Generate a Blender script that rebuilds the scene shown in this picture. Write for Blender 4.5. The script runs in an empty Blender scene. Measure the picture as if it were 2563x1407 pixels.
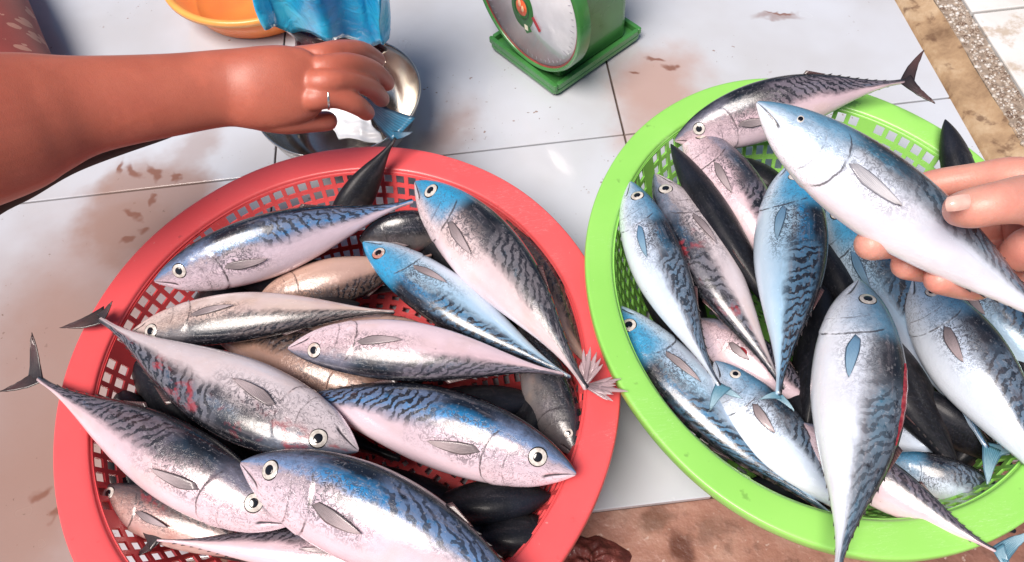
import bpy, bmesh, math, random
import numpy as np
from mathutils import Vector, Matrix
random.seed(7)
S = bpy.context.scene
COL = S.collection
# ------------------------------------------------------------------ camera
IW, IH, FPX = 2563.0, 1407.0, 1900.0
CAM = Vector((-0.19597, -0.72533, 0.81915))
RM = Matrix(((0.99327363, 0.11513479, -0.01230737),
             (-0.10447702, 0.84532149, -0.52394287),
             (-0.04992036, 0.52170448, 0.85166449)))
cam_d = bpy.data.cameras.new('camera')
cam_d.sensor_width = 36.0
cam_d.lens = FPX / IW * 36.0
cam_d.clip_start = 0.01
cam_d.clip_end = 500.0
cam = bpy.data.objects.new('camera', cam_d)
COL.objects.link(cam)
cam.matrix_world = Matrix.Translation(CAM) @ RM.to_4x4()
S.camera = cam
# ------------------------------------------------------------------ light
SUN_EL, SUN_AZ = math.radians(62), math.radians(-135)   # azimuth: from +Y towards +X
W = bpy.data.worlds.new('World'); S.world = W; W.use_nodes = True
wn = W.node_tree
bg = wn.nodes['Background']
sky = wn.nodes.new('ShaderNodeTexSky'); sky.sky_type = 'NISHITA'; sky.sun_disc = False
sky.sun_elevation = SUN_EL; sky.sun_rotation = SUN_AZ
sky.air_density = 1.0; sky.dust_density = 2.0; sky.ozone_density = 1.0
wn.links.new(sky.outputs[0], bg.inputs[0]); bg.inputs[1].default_value = 0.05
sun_d = bpy.data.lights.new('sun', 'SUN'); sun_d.energy = 3.8; sun_d.angle = math.radians(32)
sun_d.color = (1.0, 0.90, 0.83)
sun = bpy.data.objects.new('sun', sun_d); COL.objects.link(sun)
sdir = Vector((math.sin(SUN_AZ) * math.cos(SUN_EL), math.cos(SUN_AZ) * math.cos(SUN_EL), math.sin(SUN_EL)))
sun.rotation_euler = (-sdir).to_track_quat('-Z', 'Y').to_euler()
S.view_settings.view_transform = 'Standard'; S.view_settings.look = 'None'
S.view_settings.exposure = 0.50; S.view_settings.gamma = 1.0
S.render.engine = 'CYCLES'
S.cycles.max_bounces = 8; S.cycles.caustics_reflective = False; S.cycles.caustics_refractive = False

# ------------------------------------------------------------------ helpers
def ray(px, py):
    return RM @ Vector(((px - IW / 2) / FPX, -(py - IH / 2) / FPX, -1.0))
def at(px, py, z):
    """point of the place at height z seen at photo pixel (px, py)"""
    d = ray(px, py)
    return CAM + d * ((z - CAM.z) / d.z)
def atd(px, py, dep):
    """point at axial distance dep from the lens"""
    return CAM + ray(px, py) * dep
def dep_of(P):
    return (P - CAM).dot(RM @ Vector((0, 0, -1)))
def mesh(name, verts, faces, mat=None, parent=None, smooth=True, attrs=None, mats=None, fmat=None):
    me = bpy.data.meshes.new(name)
    me.from_pydata([tuple(v) for v in verts], [], faces)
    if smooth:
        me.polygons.foreach_set('use_smooth', [True] * len(me.polygons))
    for m in (mats or ([mat] if mat else [])):
        me.materials.append(m)
    if fmat is not None:
        me.polygons.foreach_set('material_index', fmat)
    for k, vals in (attrs or {}).items():
        a = me.attributes.new(k, 'FLOAT', 'POINT'); a.data.foreach_set('value', [float(x) for x in vals])
    me.update()
    o = bpy.data.objects.new(name, me); COL.objects.link(o)
    if parent: o.parent = parent
    return o
def tag(o, label=None, cat=None, group=None, kind=None):
    if label: o['label'] = label
    if cat: o['category'] = cat
    if group: o['group'] = group
    if kind: o['kind'] = kind
    return o
def empty(name, loc, label, cat, group=None):
    o = bpy.data.objects.new(name, None); COL.objects.link(o); o.location = loc
    o.empty_display_size = 0.02
    return tag(o, label, cat, group)
def localize(o, root):
    """mesh was written in world coordinates: keep it there under its thing"""
    o.parent = root
    o.data.transform(Matrix.Translation(-Vector(root.location)))
    return o
def grid_faces(nu, nv, wrap=False, off=0):
    f = []
    for i in range(nu - 1):
        for j in range(nv if wrap else nv - 1):
            j2 = (j + 1) % nv
            f.append((off + i * nv + j, off + i * nv + j2, off + (i + 1) * nv + j2, off + (i + 1) * nv + j))
    return f
def solid(o, th, off=0.0):
    m = o.modifiers.new('thickness', 'SOLIDIFY'); m.thickness = th; m.offset = off
    return o
def bevel(o, w, seg=2):
    m = o.modifiers.new('bevel', 'BEVEL'); m.width = w; m.segments = seg; m.limit_method = 'ANGLE'
    m.angle_limit = math.radians(40)
    return o
def box_obj(name, lo, hi, mat, parent=None, bw=0.0, frame=None):
    x0, y0, z0 = lo; x1, y1, z1 = hi
    v = [(x0, y0, z0), (x1, y0, z0), (x1, y1, z0), (x0, y1, z0), (x0, y0, z1), (x1, y0, z1), (x1, y1, z1), (x0, y1, z1)]
    if frame: v = [frame @ Vector(p) for p in v]
    f = [(3, 2, 1, 0), (4, 5, 6, 7), (0, 1, 5, 4), (1, 2, 6, 5), (2, 3, 7, 6), (3, 0, 4, 7)]
    o = mesh(name, v, f, mat, parent, smooth=False)
    if bw: bevel(o, bw)
    return o
def hermite(xs, ys):
    xs = np.array(xs, float); ys = np.array(ys, float)
    m = np.gradient(ys, xs)
    def f(t):
        t = np.clip(np.asarray(t, float), xs[0], xs[-1])
        i = np.clip(np.searchsorted(xs, t, side='right') - 1, 0, len(xs) - 2)
        h = xs[i + 1] - xs[i]; s = (t - xs[i]) / h
        return ((2 * s**3 - 3 * s**2 + 1) * ys[i] + (s**3 - 2 * s**2 + s) * h * m[i]
                + (-2 * s**3 + 3 * s**2) * ys[i + 1] + (s**3 - s**2) * h * m[i + 1])
    return f

# ------------------------------------------------------------------ material helper
class NT:
    def __init__(s, name):
        s.m = bpy.data.materials.new(name); s.m.use_nodes = True
        s.t = s.m.node_tree; s.b = s.t.nodes['Principled BSDF']
    def n(s, typ, ins=None, **props):
        nd = s.t.nodes.new(typ)
        for k, v in props.items(): setattr(nd, k, v)
        for k, v in (ins or {}).items(): s.set(nd.inputs[k], v)
        return nd
    def set(s, sock, v):
        if hasattr(v, 'is_linked') or isinstance(v, bpy.types.NodeSocket): s.t.links.new(v, sock)
        else:
            if sock.type == 'RGBA' and len(v) == 3: v = (*v, 1)
            sock.default_value = v
    def math(s, op, a, b=0.0, c=None, clamp=False):
        nd = s.t.nodes.new('ShaderNodeMath'); nd.operation = op; nd.use_clamp = clamp
        s.set(nd.inputs[0], a); s.set(nd.inputs[1], b)
        if c is not None: s.set(nd.inputs[2], c)
        return nd.outputs[0]
    def step(s, x, a, b):
        nd = s.t.nodes.new('ShaderNodeMapRange'); nd.interpolation_type = 'SMOOTHSTEP'
        s.set(nd.inputs[0], x); s.set(nd.inputs[1], a); s.set(nd.inputs[2], b); nd.inputs[3].default_value = 0; nd.inputs[4].default_value = 1
        return nd.outputs[0]
    def mix(s, f, a, b, blend='MIX'):
        nd = s.t.nodes.new('ShaderNodeMix'); nd.data_type = 'RGBA'; nd.blend_type = blend
        s.set(nd.inputs[0], f); s.set(nd.inputs[6], a); s.set(nd.inputs[7], b)
        return nd.outputs[2]
    def attr(s, name, typ='GEOMETRY'):
        nd = s.t.nodes.new('ShaderNodeAttribute'); nd.attribute_name = name; nd.attribute_type = typ
        return nd.outputs['Fac']
    def noise(s, vec, scale, detail=3, rough=0.55, dist=0.0, out=0):
        nd = s.n('ShaderNodeTexNoise', {'Scale': scale, 'Detail': detail, 'Roughness': rough, 'Distortion': dist})
        if vec is not None: s.set(nd.inputs['Vector'], vec)
        return nd.outputs[out]
    def ramp(s, f, stops, interp='LINEAR'):
        nd = s.t.nodes.new('ShaderNodeValToRGB'); cr = nd.color_ramp; cr.interpolation = interp
        while len(cr.elements) < len(stops): cr.elements.new(0.5)
        for e, (p, c) in zip(cr.elements, stops):
            e.position = p; e.color = (*c, 1) if len(c) == 3 else c
        s.set(nd.inputs[0], f)
        return nd.outputs[0]
    def pos(s): return s.n('ShaderNodeNewGeometry').outputs['Position']
    def obj(s): return s.n('ShaderNodeTexCoord').outputs['Object']
    def bump(s, h, strength=0.3, dist=0.002):
        nd = s.n('ShaderNodeBump', {'Height': h, 'Strength': strength, 'Distance': dist})
        s.t.links.new(nd.outputs[0], s.b.inputs['Normal'])
    def done(s, **kw):
        for k, v in kw.items(): s.set(s.b.inputs[k.replace('_', ' ')], v)
        return s.m
def simple(name, col, rough=0.4, var=0.12, scale=30, bump=0.0, **kw):
    m = NT(name); p = m.obj()
    n1 = m.noise(p, scale, 4)
    c = m.mix(m.step(n1, 0.3, 0.7), tuple(x * (1 - var) for x in col), tuple(min(1, x * (1 + var)) for x in col))
    if bump: m.bump(m.noise(p, scale * 4, 3), bump, 0.001)
    r = m.math('ADD', rough - 0.06, m.math('MULTIPLY', n1, 0.12))
    return m.done(Base_Color=c, Roughness=r, **kw)

# ------------------------------------------------------------------ floor
TS = 0.5
def stain_shade_list(m, pos, lst, base):
    """floor stains, and tints that paint in shade and reflections, each with a ragged outline"""
    c = base
    warp = m.noise(pos, 9, 4, 0.6, out=1)
    for (px, py, rx, ry, rot, col, k, soft) in lst:
        P = at(px, py, 0)
        v = m.n('ShaderNodeVectorMath', operation='SUBTRACT'); m.set(v.inputs[0], pos); v.inputs[1].default_value = (P.x, P.y, 0)
        w = m.n('ShaderNodeVectorMath', operation='MULTIPLY_ADD'); m.set(w.inputs[0], warp); w.inputs[1].default_value = (0.12,) * 3
        m.set(w.inputs[2], v.outputs[0])
        s2 = m.n('ShaderNodeVectorMath', operation='SUBTRACT'); m.set(s2.inputs[0], w.outputs[0]); s2.inputs[1].default_value = (0.06,) * 3
        rt = m.n('ShaderNodeVectorRotate', rotation_type='Z_AXIS'); m.set(rt.inputs['Vector'], s2.outputs[0]); rt.inputs['Angle'].default_value = rot
        sc = m.n('ShaderNodeVectorMath', operation='MULTIPLY'); m.set(sc.inputs[0], rt.outputs[0]); sc.inputs[1].default_value = (1 / rx, 1 / ry, 0)
        ln = m.n('ShaderNodeVectorMath', operation='LENGTH'); m.set(ln.inputs[0], sc.outputs[0])
        f = m.math('MULTIPLY', m.math('SUBTRACT', 1.0, m.step(ln.outputs['Value'], 1 - soft, 1 + soft * .3)), k)
        c = m.mix(f, c, col)
    return c
def floor_mat():
    m = NT('glazed_white_tile'); p = m.pos()
    rnd = m.n('ShaderNodeObjectInfo').outputs['Random']
    big = m.noise(p, 3.2, 4, 0.6)
    c = m.mix(m.step(big, 0.32, 0.68), (0.465, 0.48, 0.515), (0.54, 0.58, 0.65))
    c = m.mix(m.math('MULTIPLY', rnd, 0.18), c, (0.52, 0.53, 0.56))
    pink = (0.42, 0.25, 0.20); brown = (0.20, 0.085, 0.055); warm = (.30, .19, .155)  # pink paints the scale's shade; warm mixes brown stains with warm reflections
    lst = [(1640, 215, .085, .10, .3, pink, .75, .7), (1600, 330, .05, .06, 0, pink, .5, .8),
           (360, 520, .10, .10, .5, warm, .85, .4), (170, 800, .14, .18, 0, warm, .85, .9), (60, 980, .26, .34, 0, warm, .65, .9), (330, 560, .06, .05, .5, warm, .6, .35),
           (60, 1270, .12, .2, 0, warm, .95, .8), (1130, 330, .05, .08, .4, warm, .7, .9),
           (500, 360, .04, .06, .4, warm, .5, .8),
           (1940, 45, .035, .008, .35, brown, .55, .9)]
    c = stain_shade_list(m, p, lst, c)
    # dried splashes: clustered dark drops
    for sc, th, col, k in ((150, .70, (.16, .10, .07), .8), (70, .715, (.22, .12, .08), .75)):
        v = m.noise(p, sc, 2, .5)
        area = m.step(m.noise(p, 5.5, 2, .5), .47, .62)
        c = m.mix(m.math('MULTIPLY', m.math('MULTIPLY', m.step(v, th, th + .03), area), k), c, col)
    lst2 = [(x, y, r, r * q, a, brown, .85, .6) for x, y, r, q, a in
            [(310, 425, .016, .5, 1.3), (350, 425, .020, .45, 1.2), (395, 430, .018, .4, 1.4), (430, 440, .012, .4, 1.2), (330, 530, .012, .6, .4), (380, 500, .010, .5, 1.0), (300, 590, .010, .6, .3), (1640, 150, .014, .4, .3), (1680, 175, .012, .5, .8), (1600, 190, .010, .5, .2),
             (345, 565, .012, .7, .2), (1950, 40, .016, .25, .4), (75, 1245, .009, 1, 0), (120, 1280, .007, 1, 0), (123, 1225, .006, 1, 0)]]
    c = stain_shade_list(m, p, lst2, c)
    wet = m.noise(p, 7, 3, .6)
    r = m.math('ADD', 0.07, m.math('MULTIPLY', m.step(wet, .35, .75), .22))
    m.bump(m.noise(p, 45, 2), .05, .002)
    return m.done(Base_Color=c, Roughness=r, Specular_IOR_Level=.6, Coat_Weight=.5, Coat_Roughness=.06)
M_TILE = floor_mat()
M_GROUT = simple('dark_grout', (.075, .05, .04), .7, .3, 60)
def ground_mat():
    m = NT('wet_brown_concrete'); p = m.pos()
    a = m.noise(p, 8, 6, .65); b = m.noise(p, 60, 4, .6)
    c = m.ramp(a, [(.3, (.16, .07, .05)), (.5, (.31, .155, .115)), (.7, (.44, .28, .22))])
    c = m.mix(m.math('MULTIPLY', m.step(b, .5, .72), .5), c, (.10, .045, .03))
    c = m.mix(m.math('MULTIPLY', m.step(m.noise(p, 130, 2), .66, .74), .6), c, (.5, .38, .33))
    c = stain_shade_list(m, p, [(1720, 1335, .022, .02, 0, (.09, .03, .02), .9, .6), (1640, 1275, .03, .012, 0, (.12, .06, .04), .7, .6),
                          (1800, 1285, .02, .02, 0, (.15, .08, .06), .6, .7)], c)
    m.bump(m.math('ADD', b, m.math('MULTIPLY', a, 2)), .5, .004)
    return m.done(Base_Color=c, Roughness=m.math('ADD', .2, m.math('MULTIPLY', b, .45)), Coat_Weight=.25, Coat_Roughness=.15)
M_GROUND = ground_mat()
tag(mesh('ground', [(-60, -60, -.028), (60, -60, -.028), (60, 60, -.028), (-60, 60, -.028)], [(0, 1, 2, 3)], M_GROUND, smooth=False),
    'wet reddish brown concrete ground below the edge of the tiles', kind='structure')
YB = -0.41428502 * 1.25
floor = tag(box_obj('floor', (-3.5, YB + .004, -.026), (.470, 3.0, -.004), M_GROUT), 'floor of large glossy white tiles with thin dark joints', kind='structure')
tm = {}
for ix in range(-7, 1):
    for iy in range(-1, 6):
        x0, x1 = ix * TS + .0013, (ix + 1) * TS - .0013
        y0, y1 = iy * TS + .0013, (iy + 1) * TS - .0013
        if ix == 0: x1 = .470
        if iy == -1: y0 = YB
        key = (ix == 0, iy == -1)
        if key not in tm:
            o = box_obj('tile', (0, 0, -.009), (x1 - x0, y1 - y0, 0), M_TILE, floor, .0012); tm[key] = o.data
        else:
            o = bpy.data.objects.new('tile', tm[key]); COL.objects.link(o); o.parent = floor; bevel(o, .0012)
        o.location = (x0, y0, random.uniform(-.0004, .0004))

# ------------------------------------------------------------------ kerb at the right
def kerb_mats():
    m = NT('stained_concrete_edge'); p = m.pos()
    a = m.noise(p, 14, 5, .65)
    c = m.ramp(a, [(.3, (.17, .10, .055)), (.5, (.36, .24, .14)), (.7, (.52, .40, .27))])
    c = m.mix(m.math('MULTIPLY', m.step(m.noise(p, 40, 4), .56, .7), .8), c, (.11, .055, .03))
    m.bump(m.noise(p, 120, 3), .4, .002)
    e = m.done(Base_Color=c, Roughness=.55)
    m = NT('pebble_mortar'); p = m.pos()
    c = m.ramp(m.noise(p, 90, 4), [(.3, (.17, .13, .10)), (.7, (.42, .34, .27))])
    m.bump(m.noise(p, 200, 3), .7, .003)
    g = m.done(Base_Color=c, Roughness=.7)
    m = NT('washed_pebble'); rn = m.attr('pc')
    c = m.ramp(rn, [(0, (.13, .08, .055)), (.3, (.29, .22, .17)), (.65, (.42, .37, .32)), (1, (.60, .57, .54))])
    pb = m.done(Base_Color=c, Roughness=.35)
    return e, g, pb
M_EDGE, M_MORTAR, M_PEB = kerb_mats()
KZ = .02
kerb = empty('kerb', (.50, .2, 0), 'brown stained concrete kerb with a band of exposed pebbles at the edge of the tiles', 'kerb')
nk = 120
kv = []; kx = [.4725, .4745, .500, .5115]; kz = [-.02, .006, .009, KZ]
for i in range(nk):
    y = -1.2 + 4.0 * i / (nk - 1)
    for x, z in zip(kx, kz):
        kv.append((x + random.gauss(0, .0007), y, z + random.gauss(0, .0006)))
localize(mesh('kerb_edge', kv, grid_faces(nk, 4), M_EDGE), kerb)
localize(box_obj('pebble_bed', (.5116, -1.2, -.02), (.5500, 2.8, KZ), M_MORTAR), kerb)
# pebbles set into the bed
pv, pf, pc = [], [], []
ico = bmesh.new(); bmesh.ops.create_icosphere(ico, subdivisions=1, radius=1)
iv = [v.co.copy() for v in ico.verts]; fi = [[v.index for v in f.verts] for f in ico.faces]; ico.free()
for k in range(2600):
    r = random.choice((.0016, .0022, .0028, .0036)) * random.uniform(.8, 1.2)
    c = Vector((random.uniform(.513, .549), random.uniform(-.75, .62), KZ + r * .05))
    rt = Matrix.Rotation(random.uniform(0, 6.28), 3, 'Z'); sx, sy = random.uniform(.7, 1.3), random.uniform(.7, 1.2)
    off = len(pv); tone = random.random()
    for q in iv:
        pv.append(c + rt @ Vector((q.x * r * sx, q.y * r * sy, q.z * r * .6))); pc.append(tone)
    pf += [[off + a for a in f] for f in fi]
o = localize(mesh('pebbles', pv, pf, M_PEB, attrs={'pc': pc}), kerb); o['kind'] = 'stuff'
upper = tag(box_obj('pavement', (.5525, -1.2, -.026), (3.2, 2.8, .012), M_GROUT), 'paving of pale tiles beyond the pebble kerb', kind='structure')
m = NT('pale_paving_tile'); p = m.pos()
c = m.mix(m.step(m.noise(p, 6, 4), .35, .65), (.60, .58, .55), (.72, .72, .72))
c = m.mix(m.math('MULTIPLY', m.step(m.noise(p, 16, 5, .65), .54, .66), .65), c, (.40, .29, .18))
M_PAVE = m.done(Base_Color=c, Roughness=.25, Coat_Weight=.3)
ys = [-1.2, -.60, -.353, -.105, .1405, .39, .64, .9]
for i in range(len(ys) - 1):
    for k in range(3):
        o = box_obj('tile', (.5525 + k * .26 + .0, ys[i] + .003, .0125), (.5525 + (k + 1) * .26 - .005, ys[i + 1] - .002, .024 + random.uniform(-.001, .001)), M_PAVE, upper, .002)

# ------------------------------------------------------------------ plastics
def plastic(name, col, dark, rough=.32):
    m = NT(name); p = m.pos()
    n = m.noise(p, 5, 3); s = m.noise(p, 240, 2)
    c = m.mix(m.step(n, .3, .7), dark, col)
    c = m.mix(m.math('MULTIPLY', m.step(m.noise(p, 55, 3, .6), .66, .74), .45), c, tuple(x * .35 for x in col))
    sv = m.n('ShaderNodeVectorMath', operation='MULTIPLY'); m.set(sv.inputs[0], p); sv.inputs[1].default_value = (60, 420, 60)
    scr = m.math('ABSOLUTE', m.math('SUBTRACT', m.noise(sv.outputs[0], 1.0, 2, .5, .4), .5))
    c = m.mix(m.math('MULTIPLY', m.math('MULTIPLY', m.math('SUBTRACT', 1.0, m.step(scr, .004, .014)), m.step(m.noise(p, 9, 2), .5, .6)), .35), c, tuple(min(1, x * .6 + .35) for x in col))
    c = m.mix(m.math('MULTIPLY', m.step(s, .74, .8), .25), c, (.7, .7, .65))
    m.bump(m.noise(p, 60, 2), .05, .002)
    return m.done(Base_Color=c, Roughness=m.math('ADD', rough - .08, m.math('MULTIPLY', m.noise(p, 18, 3), .2)), Subsurface_Weight=.12,
                  Subsurface_Radius=(.01, .01, .01), Subsurface_Scale=.3, Coat_Weight=.15, Coat_Roughness=.2)
M_RED = plastic('red_plastic', (.78, .105, .110), (.73, .085, .092))
M_GREEN = plastic('lime_green_plastic', (.29, .64, .13), (.25, .59, .11))

def basket(label, c, a, b, th, zr, mat, rows, ncol, depth, flange):
    root = empty('basket', (c[0], c[1], 0), label, 'basket')
    ct, st = math.cos(th), math.sin(th)
    def P(r, ang, z):
        u, w = a * r * math.cos(ang), b * r * math.sin(ang)
        return Vector((c[0] + u * ct - w * st, c[1] + u * st + w * ct, z))
    # rim: rolled outer lip, broad flange, drop to the wall
    fi = 1 - flange
    prof = [(.994, -.013), (.999, -.012), (1.001, -.009), (1.001, -.004), (1.0, -.001), (.997, .0008), (.993, .0014), (.985, .0015), (fi + .03, .0002),
            (fi + .012, -.0004), (fi + .006, -.0010), (fi + .002, -.0022), (fi, -.0040), (fi - .002, -.0065), (fi - .005, -.0068), (fi - .004, -.005), (fi + .003, -.0038), (.98, -.0015), (.992, -.004)]
    na = 180
    v = []
    for (r, z) in prof:
        for k in range(na):
            g = 2 * math.pi * k / na
            v.append(P(r + .0012 * math.sin(5 * g + 1) + .0008 * math.sin(11 * g), g, zr + z + .0012 * math.sin(3 * g + .5)))
    localize(mesh('rim', v, grid_faces(len(prof), na, True), mat), root)
    # wall lattice with square holes
    rt, zt = fi - .003, zr - .0063
    rb, zb = .69, .014
    n = rows
    zs = [0.0]
    h = 1.0 / n
    for k in range(n): zs += [(k + .12) * h, (k + .80) * h]
    zs.append(1.0)
    angs = []
    for k in range(ncol): angs += [2 * math.pi * (k + .0) / ncol, 2 * math.pi * (k + .66) / ncol]
    v = []
    for s in zs:
        for g in angs:
            bow = .02 * math.sin(math.pi * s)
            v.append(P(rt + (rb - rt) * s + bow, g, zt + (zb - zt) * s))
    f = []
    N = len(angs)
    for i in range(len(zs) - 1):
        for j in range(N):
            if i % 2 == 1 and j % 2 == 0 and (j // 2) % 12 != 11: continue
            f.append((i * N + j, i * N + (j + 1) % N, (i + 1) * N + (j + 1) % N, (i + 1) * N + j))
    solid(localize(mesh('wall', v, f, mat, smooth=False), root), .0026)
    # base lattice
    rs = [.12 + (rb - .12) * k / 26 for k in range(27)]
    nb = 96
    v = [P(r, 2 * math.pi * (j + .0) / nb, .012) for r in rs for j in range(nb)]
    f = [(i * nb + j, i * nb + (j + 1) % nb, (i + 1) * nb + (j + 1) % nb, (i + 1) * nb + j) for i in range(26) for j in range(nb)
         if not (i % 2 == 1 and j % 2 == 0)]
    off = len(v); v.append(P(0, 0, .012)); f += [(off, j, (j + 1) % nb) for j in range(nb)]
    solid(localize(mesh('bottom', v, f, mat, smooth=False), root), .003)
    v = [P(r, 2 * math.pi * k / 96, z) for r, z in ((.70, .0105), (.715, .0), (.695, .0), (.685, .0105)) for k in range(96)]
    localize(mesh('foot_ring', v, grid_faces(4, 96, True), mat), root)
    return root
RC, GC = (-.4464 / 1.2, -.4526 / 1.2), (.1586 / 1.2, -.4129 / 1.2)
basket('red plastic basket with square holes, heaped with fish', RC, .3413 / 1.2, .3559 / 1.2, .0618, .125, M_RED, 7, 104, .11, .118)
basket('lime green plastic basket with square holes, heaped with fish', GC, .338 / 1.2, .2914 / 1.2, 1.5568, .1433, M_GREEN, 7, 92, .13, .118)

# ------------------------------------------------------------------ fish
def fish_mat(name, flank, belly, blue, bluek=.8, dark=1.0, stripe=1.0, squig=1.0, blood=0.0, warm=(.55, .38, .28), warmk=.25, headblue=0.0, wet=1.0):
    fk = .20 if wet > .5 else .04
    m = NT(name)
    u, v = m.attr('fu'), m.attr('fv')
    rnd = m.n('ShaderNodeObjectInfo').outputs['Random']
    vec = m.n('ShaderNodeCombineXYZ', {0: u, 1: m.math('MULTIPLY', v, .36), 2: m.math('MULTIPLY', rnd, 37.0)}).outputs[0]
    n1 = m.noise(vec, 9, 4, .6); n2 = m.noise(vec, 34, 4, .65); n3 = m.noise(vec, 90, 3, .6)
    # the dark back drops lower towards the tail
    vv = m.math('ADD', v, m.math('ADD', m.math('MULTIPLY', m.math('SUBTRACT', n1, .5), .16), m.math('MULTIPLY', m.math('SUBTRACT', n2, .5), .07)))
    vh = m.math('ADD', m.math('SUBTRACT', vv, .05), m.math('MULTIPLY', m.math('SUBTRACT', .55, u), .06))
    c = m.ramp(vh, [(.0, (.006, .008, .014)), (.17, (.008, .012, .022)), (.24, tuple(x * .6 for x in blue)), (.30, blue),
                    (.36, tuple(.5 * x + .06 for x in flank)), (.45, flank), (.62, tuple((a + b) / 2 for a, b in zip(flank, belly))), (.88, belly)])
    if bluek < 1:
        c2 = m.ramp(vh, [(.0, (.006, .007, .010)), (.18, (.008, .009, .012)), (.27, (.030, .031, .037)), (.36, tuple(.30 * x for x in flank)),
                         (.45, flank), (.62, tuple((a + b) / 2 for a, b in zip(flank, belly))), (.88, belly)])
        bm = m.math('MULTIPLY', m.step(m.noise(vec, 5, 2), .38, .62), bluek)
        c = m.mix(bm, c2, c)
    # warm yellowish and pinkish washes on the flank
    wm = m.math('MULTIPLY', m.step(m.noise(vec, 6.5, 3), .45, .7), m.math('MULTIPLY', m.step(v, .42, .6), warmk))
    c = m.mix(wm, c, warm)
    r2 = m.math('FRACT', m.math('MULTIPLY', rnd, 7.31)); r3 = m.math('FRACT', m.math('MULTIPLY', rnd, 13.7))
    sh = m.math('MULTIPLY', m.step(m.noise(vec, 4.2, 3, .6), .42, .62), m.math('MULTIPLY', m.step(v, .36, .55), m.math('MULTIPLY', r3, .55)))
    c = m.mix(sh, c, m.mix(.55, c, (.46, .34, .40)))  # mauve patches paint an uneven sheen into the skin
    # wavy oblique bars on the rear upper side
    ph = m.math('ADD', m.math('MULTIPLY', u, m.math('ADD', 125.0, m.math('MULTIPLY', r2, 60.0))), m.math('ADD', m.math('MULTIPLY', v, m.math('SUBTRACT', -26.0, m.math('MULTIPLY', r3, 34.0))), m.math('MULTIPLY', m.math('SUBTRACT', m.noise(vec, 16, 3), .5), 20.0)))
    bar = m.math('MULTIPLY', m.step(m.math('SINE', ph), .05, .5), m.step(m.noise(vec, 24, 3, .6), .26, .42))
    zone = m.math('MULTIPLY', m.math('MULTIPLY', m.step(u, .38, .47), m.math('SUBTRACT', 1.0, m.step(u, .93, .99))),
                  m.math('MULTIPLY', m.step(vv, .10, .18), m.math('SUBTRACT', 1.0, m.step(vv, .38, .50))))
    pale = m.mix(1.0, (.30, .30, .31), flank, 'MULTIPLY')
    c = m.mix(m.math('MULTIPLY', m.math('MULTIPLY', zone, m.step(n2, .3, .5)), .75 * stripe), c, m.mix(.35 * bluek, pale, blue))
    c = m.mix(m.math('MULTIPLY', m.math('MULTIPLY', bar, zone), m.math('MULTIPLY', m.math('ADD', .78, m.math('MULTIPLY', r2, .22)), stripe)), c, (.010, .011, .016))
    # scale corselet: thin dark crinkles behind the head and along the midline
    cr = m.math('ABSOLUTE', m.math('SUBTRACT', m.noise(vec, 52, 3, .65, .8), .5))
    crz = m.math('MULTIPLY', m.math('MULTIPLY', m.step(u, .10, .2), m.math('SUBTRACT', 1.0, m.step(m.math('ADD', u, m.math('MULTIPLY', n1, .25)), .45, .66))),
                 m.math('MULTIPLY', m.step(vv, .22, .32), m.math('SUBTRACT', 1.0, m.step(vv, .54, .72))))
    crf = m.math('MULTIPLY', m.math('SUBTRACT', 1.0, m.step(cr, .02, .065)), m.math('MULTIPLY', crz, .85 * squig))
    c = m.mix(crf, c, (.03, .03, .04))
    # fine flecks and darker marks all over the flank
    c = m.mix(m.math('MULTIPLY', m.math('MULTIPLY', m.step(n3, .58, .68), m.math('SUBTRACT', 1.0, m.step(vv, .40, .58))), fk), c, (.5, .5, .54))
    c = m.mix(m.math('MULTIPLY', m.step(m.noise(vec, 26, 2), .73, .78), .4), c, (.10, .07, .08))
    svec = m.n('ShaderNodeCombineXYZ', {0: m.math('MULTIPLY', u, .22), 1: m.math('MULTIPLY', v, .5), 2: m.math('MULTIPLY', rnd, 19.0)}).outputs[0]
    stk = m.math('MULTIPLY', m.step(m.noise(svec, 40, 4, .65), .52, .70), m.math('SUBTRACT', 1.0, m.step(vv, .42, .60)))
    c = m.mix(m.math('MULTIPLY', stk, .34 if wet > .5 else .05), c, (.20, .18, .20))  # long streaks paint specular lines into the skin colour
    blt = m.math('MULTIPLY', m.step(m.noise(vec, 17, 5, .7), .53, .66), m.math('SUBTRACT', 1.0, m.step(vv, .38, .52)))
    c = m.mix(m.math('MULTIPLY', blt, .5 * squig), c, (.035, .032, .042))
    # head: gill cover, cheek and jaw lines
    hd = m.math('SUBTRACT', 1.0, m.step(u, .20, .29))
    hcol = m.ramp(m.math('ADD', vv, m.math('MULTIPLY', m.math('SUBTRACT', n2, .5), .25)),
                  [(.05, (.012, .016, .026)), (.30, tuple(.5 * x + .3 * y for x, y in zip(blue, flank))), (.40, tuple(.6 * x for x in flank)), (.55, flank), (.9, belly)])
    c = m.mix(m.math('MULTIPLY', hd, .75), c, hcol)
    if headblue:
        c = m.mix(m.math('MULTIPLY', m.math('MULTIPLY', hd, m.math('SUBTRACT', 1.0, m.step(vv, .45, .72))), headblue), c, (.02, .31, .58))
    hc = m.math('MULTIPLY', m.math('MULTIPLY', m.math('SUBTRACT', 1.0, m.step(m.math('ABSOLUTE', m.math('SUBTRACT', m.noise(vec, 40, 3, .6, 1.2), .47)), .008, .03)), hd), .55 * squig)
    c = m.mix(hc, c, (.06, .05, .06))
    wig = m.math('MULTIPLY', m.math('SUBTRACT', n2, .5), .012)
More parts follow.
